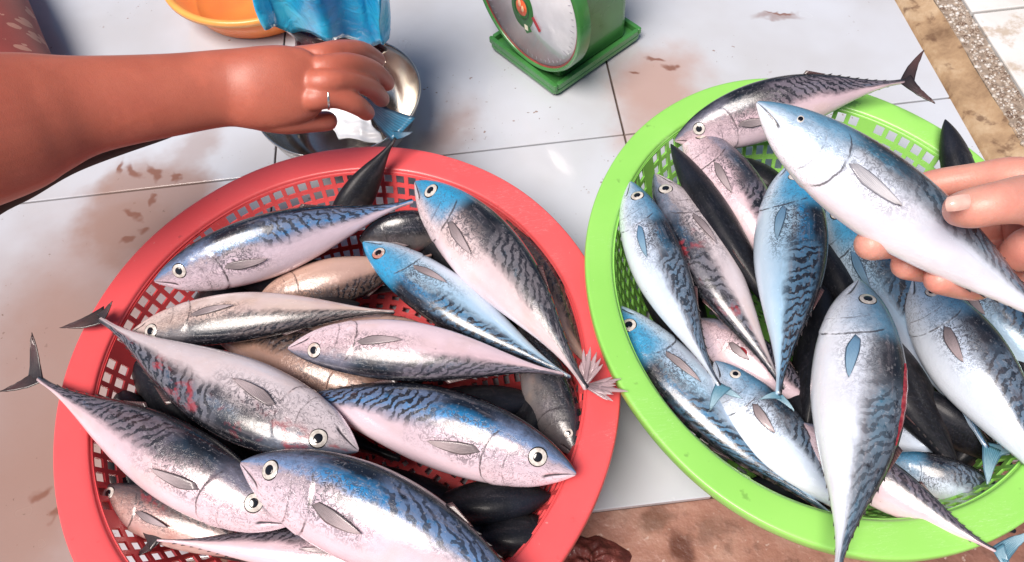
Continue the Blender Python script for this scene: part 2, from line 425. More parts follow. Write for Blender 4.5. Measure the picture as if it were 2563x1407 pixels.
    def arc(u0, k, vc, wd, v0, v1, s):
        dv = m.math('SUBTRACT', v, vc)
        curve = m.math('SUBTRACT', u0, m.math('MULTIPLY', m.math('MULTIPLY', dv, dv), k))
        d = m.math('ABSOLUTE', m.math('ADD', m.math('SUBTRACT', u, curve), wig))
        z = m.math('MULTIPLY', m.step(v, v0, v0 + .06), m.math('SUBTRACT', 1.0, m.step(v, v1 - .06, v1)))
        return m.math('MULTIPLY', m.math('MULTIPLY', m.math('SUBTRACT', 1.0, m.step(d, wd * .4, wd)), z), s)
    brk = m.step(m.noise(vec, 20, 3, .6), .34, .56)
    c = m.mix(arc(.262, .34, .60, .0045, .26, .90, m.math('MULTIPLY', brk, .8)), c, (.03, .022, .025))
    c = m.mix(arc(.195, .30, .62, .0035, .40, .86, m.math('MULTIPLY', brk, .5)), c, (.06, .045, .05))
    vm = m.math('ADD', .555, m.math('MULTIPLY', u, 1.3))
    mo = m.math('MULTIPLY', m.math('SUBTRACT', 1.0, m.step(m.math('ABSOLUTE', m.math('SUBTRACT', v, vm)), .014, .035)), m.math('SUBTRACT', 1.0, m.step(u, .075, .088)))
    c = m.mix(m.math('MULTIPLY', mo, .9), c, (.02, .015, .018))
    if blood:
        bl = m.math('MULTIPLY', m.step(m.noise(vec, 7, 3, .6), .50, .60), m.math('MULTIPLY', m.step(m.noise(vec, 30, 2), .42, .6), blood))
        bl = m.math('MULTIPLY', bl, m.math('SUBTRACT', 1.0, m.step(m.math('ABSOLUTE', m.math('SUBTRACT', v, .3)), .06, .22)))
        c = m.mix(bl, c, (.33, .03, .04))
    if dark != 1.0:
        c = m.mix(1.0, c, (dark, dark * .97, dark), 'MULTIPLY')
    rgh = m.math('ADD', .13 + .3 * (1 - wet), m.math('MULTIPLY', n2, .22))
    hgt = m.math('ADD', m.math('MULTIPLY', n3, .3), m.math('SUBTRACT', m.math('MULTIPLY', n2, .8), m.math('MULTIPLY', crf, .8)))
    m.bump(hgt, .28, .0015)
    met = m.math('MULTIPLY', m.step(v, .32, .5), .10)
    return m.done(Base_Color=c, Roughness=rgh, Metallic=met, Coat_Weight=.65 * wet, Coat_Roughness=m.math('ADD', .05, m.math('MULTIPLY', n1, .22)), Specular_IOR_Level=.15 + .35 * wet)
FM = dict(  # pinkish, bluish and whitened skins paint in reflected light
    pink=fish_mat('fish_skin_pinkish', (.64, .48, .53), (.90, .74, .82), (.04, .13, .24), .5, warmk=.3),
    warm=fish_mat('fish_skin_warm', (.56, .44, .40), (.86, .74, .72), (.02, .07, .12), .3, warmk=.55),
    blue=fish_mat('fish_skin_blue_backed', (.62, .50, .57), (.90, .75, .84), (.012, .22, .52), 1.0, warmk=.25),
    headb=fish_mat('fish_skin_blue_headed', (.60, .49, .50), (.92, .78, .82), (.03, .14, .22), .4, headblue=.9, warmk=.3),
    red=fish_mat('fish_skin_bloodied', (.60, .53, .56), (.88, .80, .84), (.02, .14, .28), .4, blood=.7),
    cool=fish_mat('fish_skin_silver', (.52, .62, .76), (.80, .86, .95), (.03, .20, .38), .5, warmk=.0, headblue=.3),
    held=fish_mat('fish_skin_white_silver', (.62, .69, .80), (.84, .87, .94), (.05, .22, .36), .6, warmk=.0, headblue=.3, squig=.6, stripe=.7),
    cyan=fish_mat('fish_skin_cyan', (.36, .56, .74), (.72, .84, .95), (.012, .22, .48), .8, warmk=.0, headblue=.8),
    dark=fish_mat('fish_skin_dark', (.10, .095, .10), (.22, .20, .20), (.006, .015, .03), .5, squig=.6, warmk=.2),
    black=fish_mat('fish_skin_black', (.020, .018, .020), (.05, .04, .04), (.004, .006, .012), .5, squig=.4, warmk=.1, wet=.15),  # real black backs, and painted shade for fish deep in the gaps
    peach=fish_mat('fish_skin_peach', (.36, .22, .17), (.58, .39, .32), (.02, .03, .04), .2, warmk=.3),
    rust=fish_mat('fish_skin_rusty', (.44, .26, .23), (.62, .45, .41), (.03, .05, .07), .3, blood=.5, warm=(.42, .14, .10), warmk=.6),
)
def fin_mat(name, c0, c1, edge):
    m = NT(name); s, q = m.attr('fu'), m.attr('fv')
    ray_ = m.step(m.math('SINE', m.math('MULTIPLY', q, 34.0)), -.3, .6)
    n = m.noise(m.n('ShaderNodeCombineXYZ', {0: s, 1: q}).outputs[0], 6, 3)
    c = m.mix(m.step(m.math('ADD', s, m.math('MULTIPLY', m.math('SUBTRACT', n, .5), .5)), .1, .9), c0, c1)
    c = m.mix(m.math('MULTIPLY', ray_, .45), c, tuple(x * .4 for x in c0))
    c = m.mix(m.math('MULTIPLY', m.step(m.math('ABSOLUTE', q), .72, .95), .8), c, edge)
    m.bump(ray_, .5, .001)
    return m.done(Base_Color=c, Roughness=.3, Coat_Weight=.4, Subsurface_Weight=.0)
M_FIN = fin_mat('pectoral_fin_skin', (.24, .20, .21), (.58, .48, .50), (.04, .03, .035))
M_FINP = fin_mat('pectoral_fin_pale', (.40, .40, .44), (.70, .70, .74), (.22, .22, .26))
M_FINB = fin_mat('pectoral_fin_blue', (.14, .28, .44), (.30, .48, .64), (.015, .03, .06))
M_TAILD = fin_mat('tail_fin_dark', (.03, .022, .024), (.10, .05, .05), (.012, .008, .008))
M_TAILP = fin_mat('tail_fin_pale', (.26, .18, .20), (.52, .38, .40), (.16, .11, .12))
M_TAILC = fin_mat('tail_fin_cyan', (.10, .26, .36), (.42, .62, .72), (.05, .12, .18))
M_TAILB = fin_mat('tail_fin_blue_barred', (.04, .20, .34), (.34, .48, .60), (.01, .02, .04))
M_FINLET = simple('finlet_skin', (.03, .024, .026), .5, .3, 200)
m = NT('fish_eye_silver'); p = m.obj(); rnd_ = m.n('ShaderNodeObjectInfo').outputs['Random']
c = m.mix(m.step(m.noise(p, 260, 3), .35, .7), (.66, .63, .58), (.44, .40, .36))
c = m.mix(m.math('MULTIPLY', m.step(rnd_, .55, 1.0), m.step(m.noise(p, 120, 2), .42, .62)), c, (.40, .15, .11))
M_EYE = m.done(Base_Color=c, Roughness=.15, Coat_Weight=1.0, Coat_Roughness=.03)
M_EYERIM = simple('fish_eye_rim', (.02, .018, .02), .25, .1, 200)
M_PUPIL = simple('fish_pupil', (.004, .004, .006), .06, .1, 100, Coat_Weight=1.0, Coat_Roughness=.02)

TT = [0, .02, .05, .10, .17, .26, .36, .46, .58, .70, .80, .89, .95, 1]
DD = hermite(TT, [.030, .095, .172, .270, .368, .450, .495, .490, .430, .310, .180, .085, .046, .042])
DV = hermite(TT, [.028, .100, .190, .305, .400, .470, .500, .485, .400, .275, .160, .075, .043, .040])
DW = hermite(TT, [.018, .060, .115, .190, .262, .320, .355, .350, .300, .220, .140, .078, .052, .040])
TS_ = np.concatenate([np.linspace(0, .30, 46)**1.0, np.linspace(.30, 1, 50)[1:]])
TS_[1] = .003
NA = 56
FISH = []
def fish(label, group, head, tail, dpx, back, zh, zt, mat, roll=0, bend=0.0, sag=0.0, tail_fin=None, eye=1, pect=1, fin_m=None, fat=1.0,
         tmat=None, finlets=True, dh=None, dt=None, eye_r=.0245, gash=None, dors=True):
    P0 = atd(*head, dh) if dh else at(*head, zh)
    P1 = atd(*tail, dt) if dt else at(*tail, zt)
    ax = P1 - P0; L = ax.length; ax.normalize()
    mid = (P0 + P1) / 2
    V = (CAM - mid).normalized()
    lat = (V - ax * V.dot(ax)).normalized()
    B = lat.cross(ax) * (1 if back == 'L' else -1)
    B0 = B.copy()
    r = math.radians(roll)
    B, lat = B * math.cos(r) + lat * math.sin(r), lat * math.cos(r) - B * math.sin(r)
    D = dpx * dep_of(mid) / FPX
    seed = random.random() * 9
    fat = fat * random.uniform(.93, 1.07); kd, kv_ = random.uniform(.95, 1.05), random.uniform(.95, 1.07)
    def centre(t): return P0 + ax * (L * t) + B0 * (bend * L * 4 * t * (1 - t)) + (V - ax * V.dot(ax)) * (sag * L * 4 * t * (1 - t))
    def surf(t, th, lift=0.0):
        e = 1e-3
        c0, c1 = centre(max(0, t - e)), centre(t + e)
        ta = (c1 - c0).normalized()
        b = (B - ta * B.dot(ta)).normalized(); l = (lat - ta * lat.dot(ta)); l = (l - b * l.dot(b)).normalized()
        cy, cx = math.cos(th), math.sin(th)
        d = float(DD(t)) * kd if cy > 0 else float(DV(t)) * kv_
        w = float(DW(t)) * fat * .90
        return centre(t) + b * (d * D * cy * (1 + lift / max(d * D, .004))) + l * (w * D * cx * (1 + lift / max(w * D, .004)))
    root = empty('fish', mid, label, 'fish', group)
    nT = len(TS_)
    th = np.arange(NA) * 2 * math.pi / NA
    vv = np.where(th <= math.pi, th / math.pi, 2 - th / math.pi)
    V3 = []; FU = []; FV = []
    for t in TS_:
        e = 1e-3
        c0, c1 = centre(max(0, t - e)), centre(t + e)
        ta = (c1 - c0).normalized()
        b = (B - ta * B.dot(ta)).normalized(); l = (lat - ta * lat.dot(ta)); l = (l - b * l.dot(b)).normalized()
        d, dv_, w = float(DD(t)) * kd, float(DV(t)) * kv_, float(DW(t)) * fat * .90
        s = np.ones(NA)
        tc = .262 - .34 * (vv - .60)**2
        msk = np.clip((vv - .24) / .08, 0, 1) * np.clip((.98 - vv) / .06, 0, 1)
        s += msk * np.where(t < tc, .030 * np.exp(-(tc - t) / .035), -.022 * np.exp(-(t - tc) / .010))
        tc2 = .195 - .30 * (vv - .62)**2
        s += msk * np.where(t < tc2, .014 * np.exp(-(tc2 - t) / .02), -.008 * np.exp(-(t - tc2) / .006))
        vm = .555 + t * 1.3
        s -= .16 * np.exp(-((vv - vm) / .030)**2) * (1 if t < .07 else max(0, 1 - (t - .07) / .015))
        s += .012 * np.sin(7 * vv + seed + 9 * t) * min(1, t * 6) * .6
        # keel on the tail stem
        keel = .35 * math.exp(-((t - .955) / .03)**2) * np.exp(-((vv - .5) / .10)**2)
        c = centre(t)
        dd = np.where(np.cos(th) > 0, d, dv_) * np.cos(th) * D * s
        ww = w * np.sin(th) * D * (s + keel)
        for k in range(NA):
            V3.append(c + b * float(dd[k]) + l * float(ww[k])); FU.append(t); FV.append(vv[k])
    F = grid_faces(nT, NA, True)
    V3.append(centre(-.004)); FU.append(0); FV.append(.55); n0 = len(V3) - 1
    V3.append(centre(1.006)); FU.append(1); FV.append(.4); n1 = len(V3) - 1
    F += [(n0, (k + 1) % NA, k) for k in range(NA)]
    o_ = (nT - 1) * NA
    F += [(n1, o_ + k, o_ + (k + 1) % NA) for k in range(NA)]
    if back != 'L': F = [tuple(reversed(f)) for f in F]
    localize(mesh('body', V3, F, FM[mat], attrs={'fu': FU, 'fv': FV}), root)
    # eyes
    def add_eye(thE):
        te = .108
        p = surf(te, thE); pu = surf(te + .012, thE) - surf(te - .012, thE); pv_ = surf(te, thE + .06) - surf(te, thE - .06)
        nn = pu.cross(pv_).normalized()
        if nn.dot(p - centre(te)) < 0: nn = -nn
        ex = (pu - nn * pu.dot(nn)).normalized(); ey = nn.cross(ex)
        R = eye_r * L
        prof = [(1.22, -.30), (1.16, .02), (1.04, .09), (.97, .11), (.80, .16), (.60, .19), (.30, .21), (.02, .22)]
        v = []; 
        for (rr, h) in prof:
            for k in range(24):
                a = 2 * math.pi * k / 24
                v.append(p + ex * (R * rr * math.cos(a)) + ey * (R * rr * math.sin(a)) + nn * (R * h - .0006))
        f = grid_faces(len(prof), 24, True); fm = [0 if i // 24 < 2 else 1 for i in range(len(f))]
        f.append(tuple(range((len(prof) - 1) * 24, len(prof) * 24))); fm.append(1)
        e = localize(mesh('eye', v, f, mats=[M_EYERIM, M_EYE], fmat=fm), root)
        v = []
        for (rr, h) in [(.56, .14), (.54, .225), (.42, .25), (.2, .265), (.02, .27)]:
            for k in range(20):
                a = 2 * math.pi * k / 20
                v.append(p + ex * (R * rr * math.cos(a)) + ey * (R * rr * 1.06 * math.sin(a)) + nn * (R * h - .0006))
        f = grid_faces(5, 20, True); f.append(tuple(range(80, 100)))
        pu_ = mesh('pupil', v, f, M_PUPIL); pu_.data.transform(Matrix.Translation(-Vector(root.location))); pu_.parent = e
    if eye:
        add_eye(.40 * math.pi)
        if abs(roll) > 45: add_eye(-.40 * math.pi)
    # pectoral fin lying back on the flank
    if pect:
        v = []; fu = []; fv = []
        ns, nq = 10, 7
        for i in range(ns):
            s = i / (ns - 1)
            wd = .095 * (min(1, .35 + s * 2.2)) * (1 - s**2.2) ** .8 + .003
            for j in range(nq):
                q = -1 + 2 * j / (nq - 1)
                t = .285 + .145 * s - .018 * (q + 1) * (1 - s) * .5
                vc = .50 + .05 * s + wd * (q * .5 + .25)
                v.append(surf(t, math.pi * vc, .0007 + .0022 * s * (1 - .3 * q) + .0006 * math.sin(9 * q)))
                fu.append(s); fv.append(q)
        solid(localize(mesh('pectoral_fin', v, grid_faces(ns, nq), fin_m or M_FIN, attrs={'fu': fu, 'fv': fv}), root), .0007)
    # finlets along the rear edges and the second dorsal fin
    if finlets:
        v, f = [], []
        def tri(t, thE, ln, ht):
            p0, p1 = surf(t, thE, -.0006), surf(t + ln, thE, -.0006)
            c = centre(t); out = (p0 - c).normalized()
            tip = p1 + out * ht + (p1 - p0) * .5
            off = len(v); lt = lat * .0006
            for a in (p0, p1, tip): v.extend([a + lt, a - lt])
            f.extend([(off, off + 2, off + 4), (off + 1, off + 5, off + 3), (off, off + 4, off + 5, off + 1), (off + 2, off + 3, off + 5, off + 4)])
        for k in range(7):
            tri(.68 + k * .037, 0, .018, .0024 - k * .00015); tri(.70 + k * .036, math.pi, .016, .0018 - k * .0001)
        localize(mesh('finlets', v, f, M_FINLET, smooth=False), root)
        if dors:
            v = []; fu = []; fv = []
            for i in range(5):
                s = i / 4
                for j in range(6):
                    q = j / 5
                    p = surf(.585 + .075 * q, 0, -.001); out = (p - centre(.6 + .06 * q)).normalized()
                    v.append(p + out * (s * D * .055 * (1 - q) ** 1.3) + ax * (s * L * .02)); fu.append(s); fv.append(q * 1.6 - .8)
            solid(localize(mesh('dorsal_fin', v, grid_faces(5, 6), M_TAILD, attrs={'fu': fu, 'fv': fv}), root), .0008)
    # forked tail fin: px = tips of the lobes
    if tail_fin:
        tips = tail_fin['tips']; ztip = tail_fin.get('z', [zt] * 2)
        v = []; fu = []; fv = []; f = []
        for li, (tip, z_) in enumerate(zip(tips, ztip)):
            T = atd(*tip, z_) if dt else at(*tip, z_)
            base = centre(1.0); d = T - base; ln = d.length; d.normalize()
            side = (ax - d * ax.dot(d)).normalized()
            nn = d.cross(side)
            ns, nq = 12, 9
            off = len(v)
            rag = tail_fin.get('rag', .12)
            if rag > .3:
                for q in range(11):
                    g = (q - 5) / 5; dq = (d + side * (g * .42) + nn * random.uniform(-.06, .06)).normalized(); lq = ln * random.uniform(.6, 1.08) * (1 - .25 * g * g)
                    o2 = len(v)
                    for i in range(7):
                        s = i / 6
                        for k in range(3):
                            v.append(base - ax * (.008 * L) + dq * (s * lq) + side * ((k - 1) * ln * .085 * (1 - s) ** .6 * (.5 + s) + .05 * ln * g * s * s) + nn * (.02 * ln * math.sin(4 * s + q)))
                            fu.append(s); fv.append((k - 1) * .7)
                    f += grid_faces(7, 3, off=o2)
                continue
            cut = [1 - rag * random.random() for _ in range(nq)]
            for i in range(ns):
                s = i / (ns - 1)
                wd = (.42 * (1 - s) ** .8 + .02) * ln * tail_fin.get('w', 1)
                for j in range(nq):
                    q = j / (nq - 1)
                    curve = side * (math.sin(s * math.pi) * -.06 * ln)
                    rg = rag * ln * .5 * (random.random() - .5 if i > 3 else 0)
                    v.append(base - ax * (.010 * L * (1 - s)) + d * (s * ln * (1 - .05 * q) * cut[j]) + side * (wd * (q - .12) + rg * .25) + curve
                             + nn * (.012 * ln * math.sin(5 * s + 3 * q) + .02 * ln * math.sin(3 * s)))
                    fu.append(s); fv.append(q * 2 - 1)
            f += grid_faces(ns, nq, off=off)
        solid(localize(mesh('tail_fin', v, f, tmat or M_TAILD, attrs={'fu': fu, 'fv': fv}), root), .0009)
    if gash:
        t0, t1, v0, dv_ = gash
        v = []; n = 14
        for i in range(n):
            s = i / (n - 1); wd = dv_ * math.sin(math.pi * min(1, .04 + s * .96)) ** .6
            for j in range(5):
                q = -1 + j / 2
                v.append(surf(t0 + (t1 - t0) * s, math.pi * (v0 + wd * q), .0009 - .0009 * q * q + .0003 * math.sin(i * 2.1)))
        localize(mesh('gash', v, grid_faces(n, 5), M_GASH), root)
    FISH.append(root)
    return root
m = NT('raw_red_flesh'); p = m.obj()
M_GASH = m.done(Base_Color=m.ramp(m.noise(p, 160, 4), [(.3, (.10, .006, .010)), (.55, (.28, .025, .035)), (.75, (.42, .10, .10))]), Roughness=.2, Coat_Weight=.6)

GR, GG = 'fish heaped in the red basket', 'fish heaped in the green basket'
# red basket, upper layer
fish('rearmost fish lying along the red rim, dark blue back and pinkish head', GR, (388, 704), (1032, 503), 168, 'L', .128, .138, 'blue', roll=16, bend=.0, tail_fin=None)
fish('fish lying belly up below the rearmost one, its belly shining pale cyan', GR, (318, 842), (985, 782), 138, 'R', .128, .130, 'warm', roll=24, bend=-.035)
fish('fish whose short dark tail hangs over the left rim, pale belly towards the rear', GR, (895, 1128), (252, 800), 205, 'L', .140, .142, 'red', roll=14, bend=.02,
     tail_fin=dict(tips=[(146, 822), (282, 752)], z=[.140, .155]), tmat=M_TAILD)
fish('silver fish whose forked dark tail sticks out furthest over the left rim', GR, (724, 1312), (98, 948), 205, 'R', .135, .140, 'pink', roll=20, bend=-.01,
     tail_fin=dict(tips=[(78, 828), (-6, 982)], z=[.165, .14]), tmat=M_TAILD)
fish('pale blue fish lying level in the middle of the red basket with mottled lower back', GR, (722, 872), (1408, 938), 160, 'R', .158, .152, 'pink', roll=14, bend=-.03)
fish('large blue backed fish at the front edge of the red basket facing left', GR, (604, 1160), (1420, 1560), 255, 'L', .165, .150, 'blue', roll=20, bend=.03, tail_fin=None)
fish('blue backed fish facing right with its snout at the right wall of the red basket', GR, (1440, 1186), (690, 985), 205, 'R', .145, .115, 'blue', roll=18, bend=.03)
fish('pinkish fish with a blue green head at the rear of the red basket, tail frayed', GR, (1040, 456), (1468, 972), 185, 'L', .140, .150, 'headb', roll=16, bend=.035,
     tail_fin=dict(tips=[(1492, 872), (1572, 985)], z=[.160, .150], rag=.5, w=1.3), tmat=M_TAILP)
fish('small headed bluish fish half under the blue green headed one, back dark red', GR, (910, 606), (1425, 945), 150, 'R', .125, .125, 'cyan', roll=28, bend=.01)
# red basket, lower layers
fish('fish pointing head down along the right red wall below a frayed tail', GR, (1440, 1140), (1290, 780), 130, 'R', .105, .09, 'dark', roll=15, pect=0)
fish('dark reddish fish peeping out at the lower left under a silver one', GR, (222, 1226), (760, 1420), 130, 'L', .100, .085, 'rust', roll=10)
fish('pale pink fish lying lowest at the front of the red basket, head hidden', GR, (1050, 1400), (395, 1352), 105, 'R', .105, .100, 'pink', roll=-18, eye=0, tail_fin=dict(tips=[(340, 1300), (330, 1400)], z=[.10, .10]), tmat=M_TAILD)
fish('fish buried in the middle of the red basket with only its eye and cheek showing', GR, (1095, 838), (560, 850), 120, 'L', .110, .085, 'peach', roll=5)
fish('peach bellied fish wedged below the level pale blue one', GR, (980, 985), (500, 830), 175, 'R', .098, .095, 'peach', roll=-2, eye=0, pect=0)
fish('peach bellied fish showing under the rearmost fish of the red basket', GR, (640, 760), (1080, 640), 130, 'R', .085, .09, 'peach', roll=2, eye=0, pect=0)
fish('mottled dark fish under the blue green head at the rear', GR, (900, 600), (1180, 560), 120, 'L', .10, .10, 'dark', roll=30, eye=0)
fish('pinkish fish stood along the right wall of the red basket', GR, (1210, 520), (1490, 935), 170, 'L', .095, .115, 'peach', roll=-20, eye=0, pect=0)
fish('dark fish bending its blue barred tail up over the rear rim', GR, (820, 600), (990, 345), 92, 'L', .085, .165, 'black', roll=30, eye=0, pect=0,
     tail_fin=dict(tips=[(896, 232), (1034, 330)], z=[.185, .165], w=1.25), tmat=M_TAILB, finlets=False)
deep = 'fish deep in the red basket, coloured black as the shade in the gaps'  # black skin paints the deep shade between the upper fish
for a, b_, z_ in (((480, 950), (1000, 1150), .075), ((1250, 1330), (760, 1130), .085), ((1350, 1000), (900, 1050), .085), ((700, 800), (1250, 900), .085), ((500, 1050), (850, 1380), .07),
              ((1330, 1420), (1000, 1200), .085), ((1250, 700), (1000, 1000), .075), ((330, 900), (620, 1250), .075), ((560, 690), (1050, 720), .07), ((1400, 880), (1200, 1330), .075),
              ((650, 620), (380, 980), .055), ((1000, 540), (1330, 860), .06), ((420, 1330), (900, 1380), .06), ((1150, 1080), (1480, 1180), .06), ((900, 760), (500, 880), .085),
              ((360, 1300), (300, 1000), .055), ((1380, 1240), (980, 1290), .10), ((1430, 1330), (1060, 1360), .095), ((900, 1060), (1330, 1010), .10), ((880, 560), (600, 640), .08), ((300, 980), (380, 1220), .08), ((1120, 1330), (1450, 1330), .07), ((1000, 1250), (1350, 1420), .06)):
    fish(deep, 'fish at the bottom of the red basket, coloured as shade', a, b_, 165, 'L', z_, z_ - .01, 'black', roll=78, eye=0, pect=0, finlets=False)

# green basket
fish('silver fish held in the hand above the green basket', GG, (1896, 258), (2690, 848), 208, 'L', 0, 0, 'held', dh=.512, dt=.50, roll=-22, bend=-.004, eye_r=.012, fin_m=M_FINP)
fish('fish behind the held one with its forked tail raised past the rear green rim', GG, (1690, 352), (2262, 204), 150, 'L', .135, .185, 'pink', roll=14, bend=.03,
     tail_fin=dict(tips=[(2316, 120), (2345, 262)], z=[.20, .185], w=.8), tmat=M_TAILD)
fish('fish with a black spot and pinkish belly at the rear left of the green basket', GG, (1712, 312), (2010, 800), 150, 'L', .135, .11, 'pink', roll=-8, bend=.03, eye_r=.024)
fish('glossy black fish seen from its back at the rear left of the green basket', GG, (1680, 362), (1990, 860), 130, 'R', .14, .125, 'black', roll=82, eye=0, pect=0)
fish('bluish white fish standing head up in the centre of the green basket', GG, (1980, 408), (1948, 988), 182, 'L', .165, .160, 'cyan', roll=14, bend=.01,
     tail_fin=dict(tips=[(1898, 1000), (1990, 1030)], z=[.16, .16]), tmat=M_TAILC, fin_m=M_FINB, eye_r=.022)
fish('blue fish with white lines between the black backed fish and the leftmost silver one', GG, (1640, 436), (1960, 972), 150, 'R', .138, .128, 'red', roll=34, bend=.0)
fish('silver fish leaning on the left wall of the green basket, tail over another eye', GG, (1578, 456), (1800, 965), 142, 'L', .145, .150, 'cool', roll=6, bend=-.03,
     tail_fin=dict(tips=[(1776, 1030), (1860, 1000)], z=[.15, .15], w=1.2), tmat=M_TAILC, fin_m=M_FINB)
fish('striped fish along the front left wall of the green basket with a cyan head', GG, (1534, 762), (2080, 1290), 165, 'R', .112, .10, 'cyan', roll=28, bend=.035)
fish('fish with its eye beside two tails at the front left of the green basket', GG, (1790, 905), (2180, 1330), 165, 'L', .118, .10, 'cool', roll=-18, bend=-.03)
fish('pinkish fish with a red spot under the tails in the green basket', GG, (1740, 800), (2080, 1040), 125, 'L', .105, .10, 'pink', roll=-10, eye=0, gash=(.33, .40, .52, .05))
fish('largest white bellied fish at the front of the green basket, dark gash in its back', GG, (2150, 702), (2094, 1440), 222, 'L', .185, .190, 'held', roll=2, bend=.02, fin_m=M_FINB,
     tail_fin=dict(tips=[(2040, 1500), (2150, 1510)], z=[.19, .19]), tmat=M_TAILC, gash=(.33, .60, .10, .055))
fish('silver fish at the right of the green basket with its head below the fingers', GG, (2286, 694), (2660, 1260), 195, 'L', .155, .15, 'cool', roll=-4, bend=.0)
fish('pale blue fish beyond the right hand silver one, mostly hidden', GG, (2330, 620), (2720, 1040), 150, 'L', .13, .13, 'cyan', roll=0, eye=0)
fish('blue flanked fish sloping from under the hand to a pale forked tail', GG, (2060, 490), (2470, 1120), 165, 'L', .125, .125, 'cyan', roll=18, bend=.01,
     tail_fin=dict(tips=[(2472, 1215), (2560, 1130)], z=[.13, .12], w=1.2), tmat=M_TAILC, fin_m=M_FINB)
fish('black backed fish in the shade behind the largest white one', GG, (2130, 780), (2420, 1210), 200, 'R', .115, .105, 'black', roll=70, eye=0, pect=0)
fish('grey fish tail and rear body low at the right of the green basket', GG, (2150, 960), (2450, 1235), 120, 'L', .085, .09, 'cool', roll=10, eye=0, pect=0,
     tail_fin=dict(tips=[(2570, 1250), (2480, 1330)], z=[.10, .09]), tmat=M_TAILC)
fish('pinkish grey fish with its tail lying over the front green rim', GG, (2010, 1060), (2492, 1378), 130, 'L', .12, .150, 'pink', roll=8, eye=0, pect=0, bend=-.03,
     tail_fin=dict(tips=[(2590, 1330), (2545, 1450)], z=[.155, .15]), tmat=M_TAILC)
fish('black snout pointing up at the rear right rim of the green basket', GG, (2366, 300), (2470, 690), 118, 'R', .165, .10, 'black', roll=80, eye=0, pect=0)
fish('dark fish at the far right of the green basket below the wrist', GG, (2480, 700), (2720, 1180), 150, 'R', .12, .11, 'black', roll=60, eye=0, pect=0)
fish('silver grey fish low in the green basket pointing its tail at the far right', GG, (2200, 1150), (2600, 1275), 125, 'L', .095, .105, 'cool', roll=16, eye=0, pect=0,
     tail_fin=dict(tips=[(2700, 1240), (2660, 1360)], z=[.11, .10]), tmat=M_TAILC)
fish('dark fish under the pale forked tail at the right of the green basket', GG, (2230, 960), (2560, 1190), 150, 'L', .105, .095, 'black', roll=60, eye=0, pect=0)
deepg = 'fish deep in the green basket, coloured black as the shade in the gaps'  # black skin again paints the shaded gaps
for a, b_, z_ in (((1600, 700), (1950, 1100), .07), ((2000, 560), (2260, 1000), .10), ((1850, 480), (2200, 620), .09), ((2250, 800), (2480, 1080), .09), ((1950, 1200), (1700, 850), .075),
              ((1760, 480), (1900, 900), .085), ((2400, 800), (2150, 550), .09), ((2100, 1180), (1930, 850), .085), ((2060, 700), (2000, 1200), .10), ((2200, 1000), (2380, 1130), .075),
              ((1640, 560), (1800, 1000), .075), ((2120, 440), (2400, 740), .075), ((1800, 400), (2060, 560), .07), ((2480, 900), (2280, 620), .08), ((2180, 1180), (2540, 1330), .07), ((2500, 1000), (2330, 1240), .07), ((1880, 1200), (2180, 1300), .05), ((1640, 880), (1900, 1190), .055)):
    fish(deepg, 'fish at the bottom of the green basket, coloured as shade', a, b_, 150, 'L', z_, z_ - .01, 'black', roll=78, eye=0, pect=0, finlets=False)

# ------------------------------------------------------------------ people
def skin_mat(name, col, red, rough=.42):
    m = NT(name); p = m.obj()
    a = m.noise(p, 14, 4, .6); b = m.noise(p, 260, 3)
    c = m.mix(m.step(a, .3, .72), col, red)
    c = m.mix(m.math('MULTIPLY', m.step(m.noise(p, 120, 2), .70, .78), .25), c, tuple(x * .5 for x in red))
    vx = m.n('ShaderNodeTexVoronoi', {'Scale': 420.0}, feature='DISTANCE_TO_EDGE'); m.set(vx.inputs['Vector'], p)
    cell = m.step(vx.outputs['Distance'], 0.0, .12)
    fold = m.step(m.math('ABSOLUTE', m.math('SUBTRACT', m.noise(p, 55, 4, .65, 1.5), .5)), 0.0, .04)
    m.bump(m.math('ADD', m.math('MULTIPLY', cell, .35), m.math('ADD', m.math('MULTIPLY', b, .6), m.math('MULTIPLY', fold, .25))), .25, .0006)
    c = m.mix(m.math('MULTIPLY', m.math('SUBTRACT', 1.0, fold), .07), c, tuple(x * .45 for x in red))
    c = m.mix(m.math('MULTIPLY', m.step(m.noise(p, 30, 3), .5, .75), .3), c, tuple(min(1, x * 1.5) for x in col))
    return m.done(Base_Color=c, Roughness=rough, Subsurface_Weight=.25, Subsurface_Radius=(.012, .004, .002), Subsurface_Scale=.5, Coat_Weight=.08, Coat_Roughness=.3)
M_SKIN_A = skin_mat('tanned_skin', (.47, .135, .085), (.42, .11, .07))
M_SKIN_B = skin_mat('light_skin', (.64, .33, .26), (.60, .21, .165))
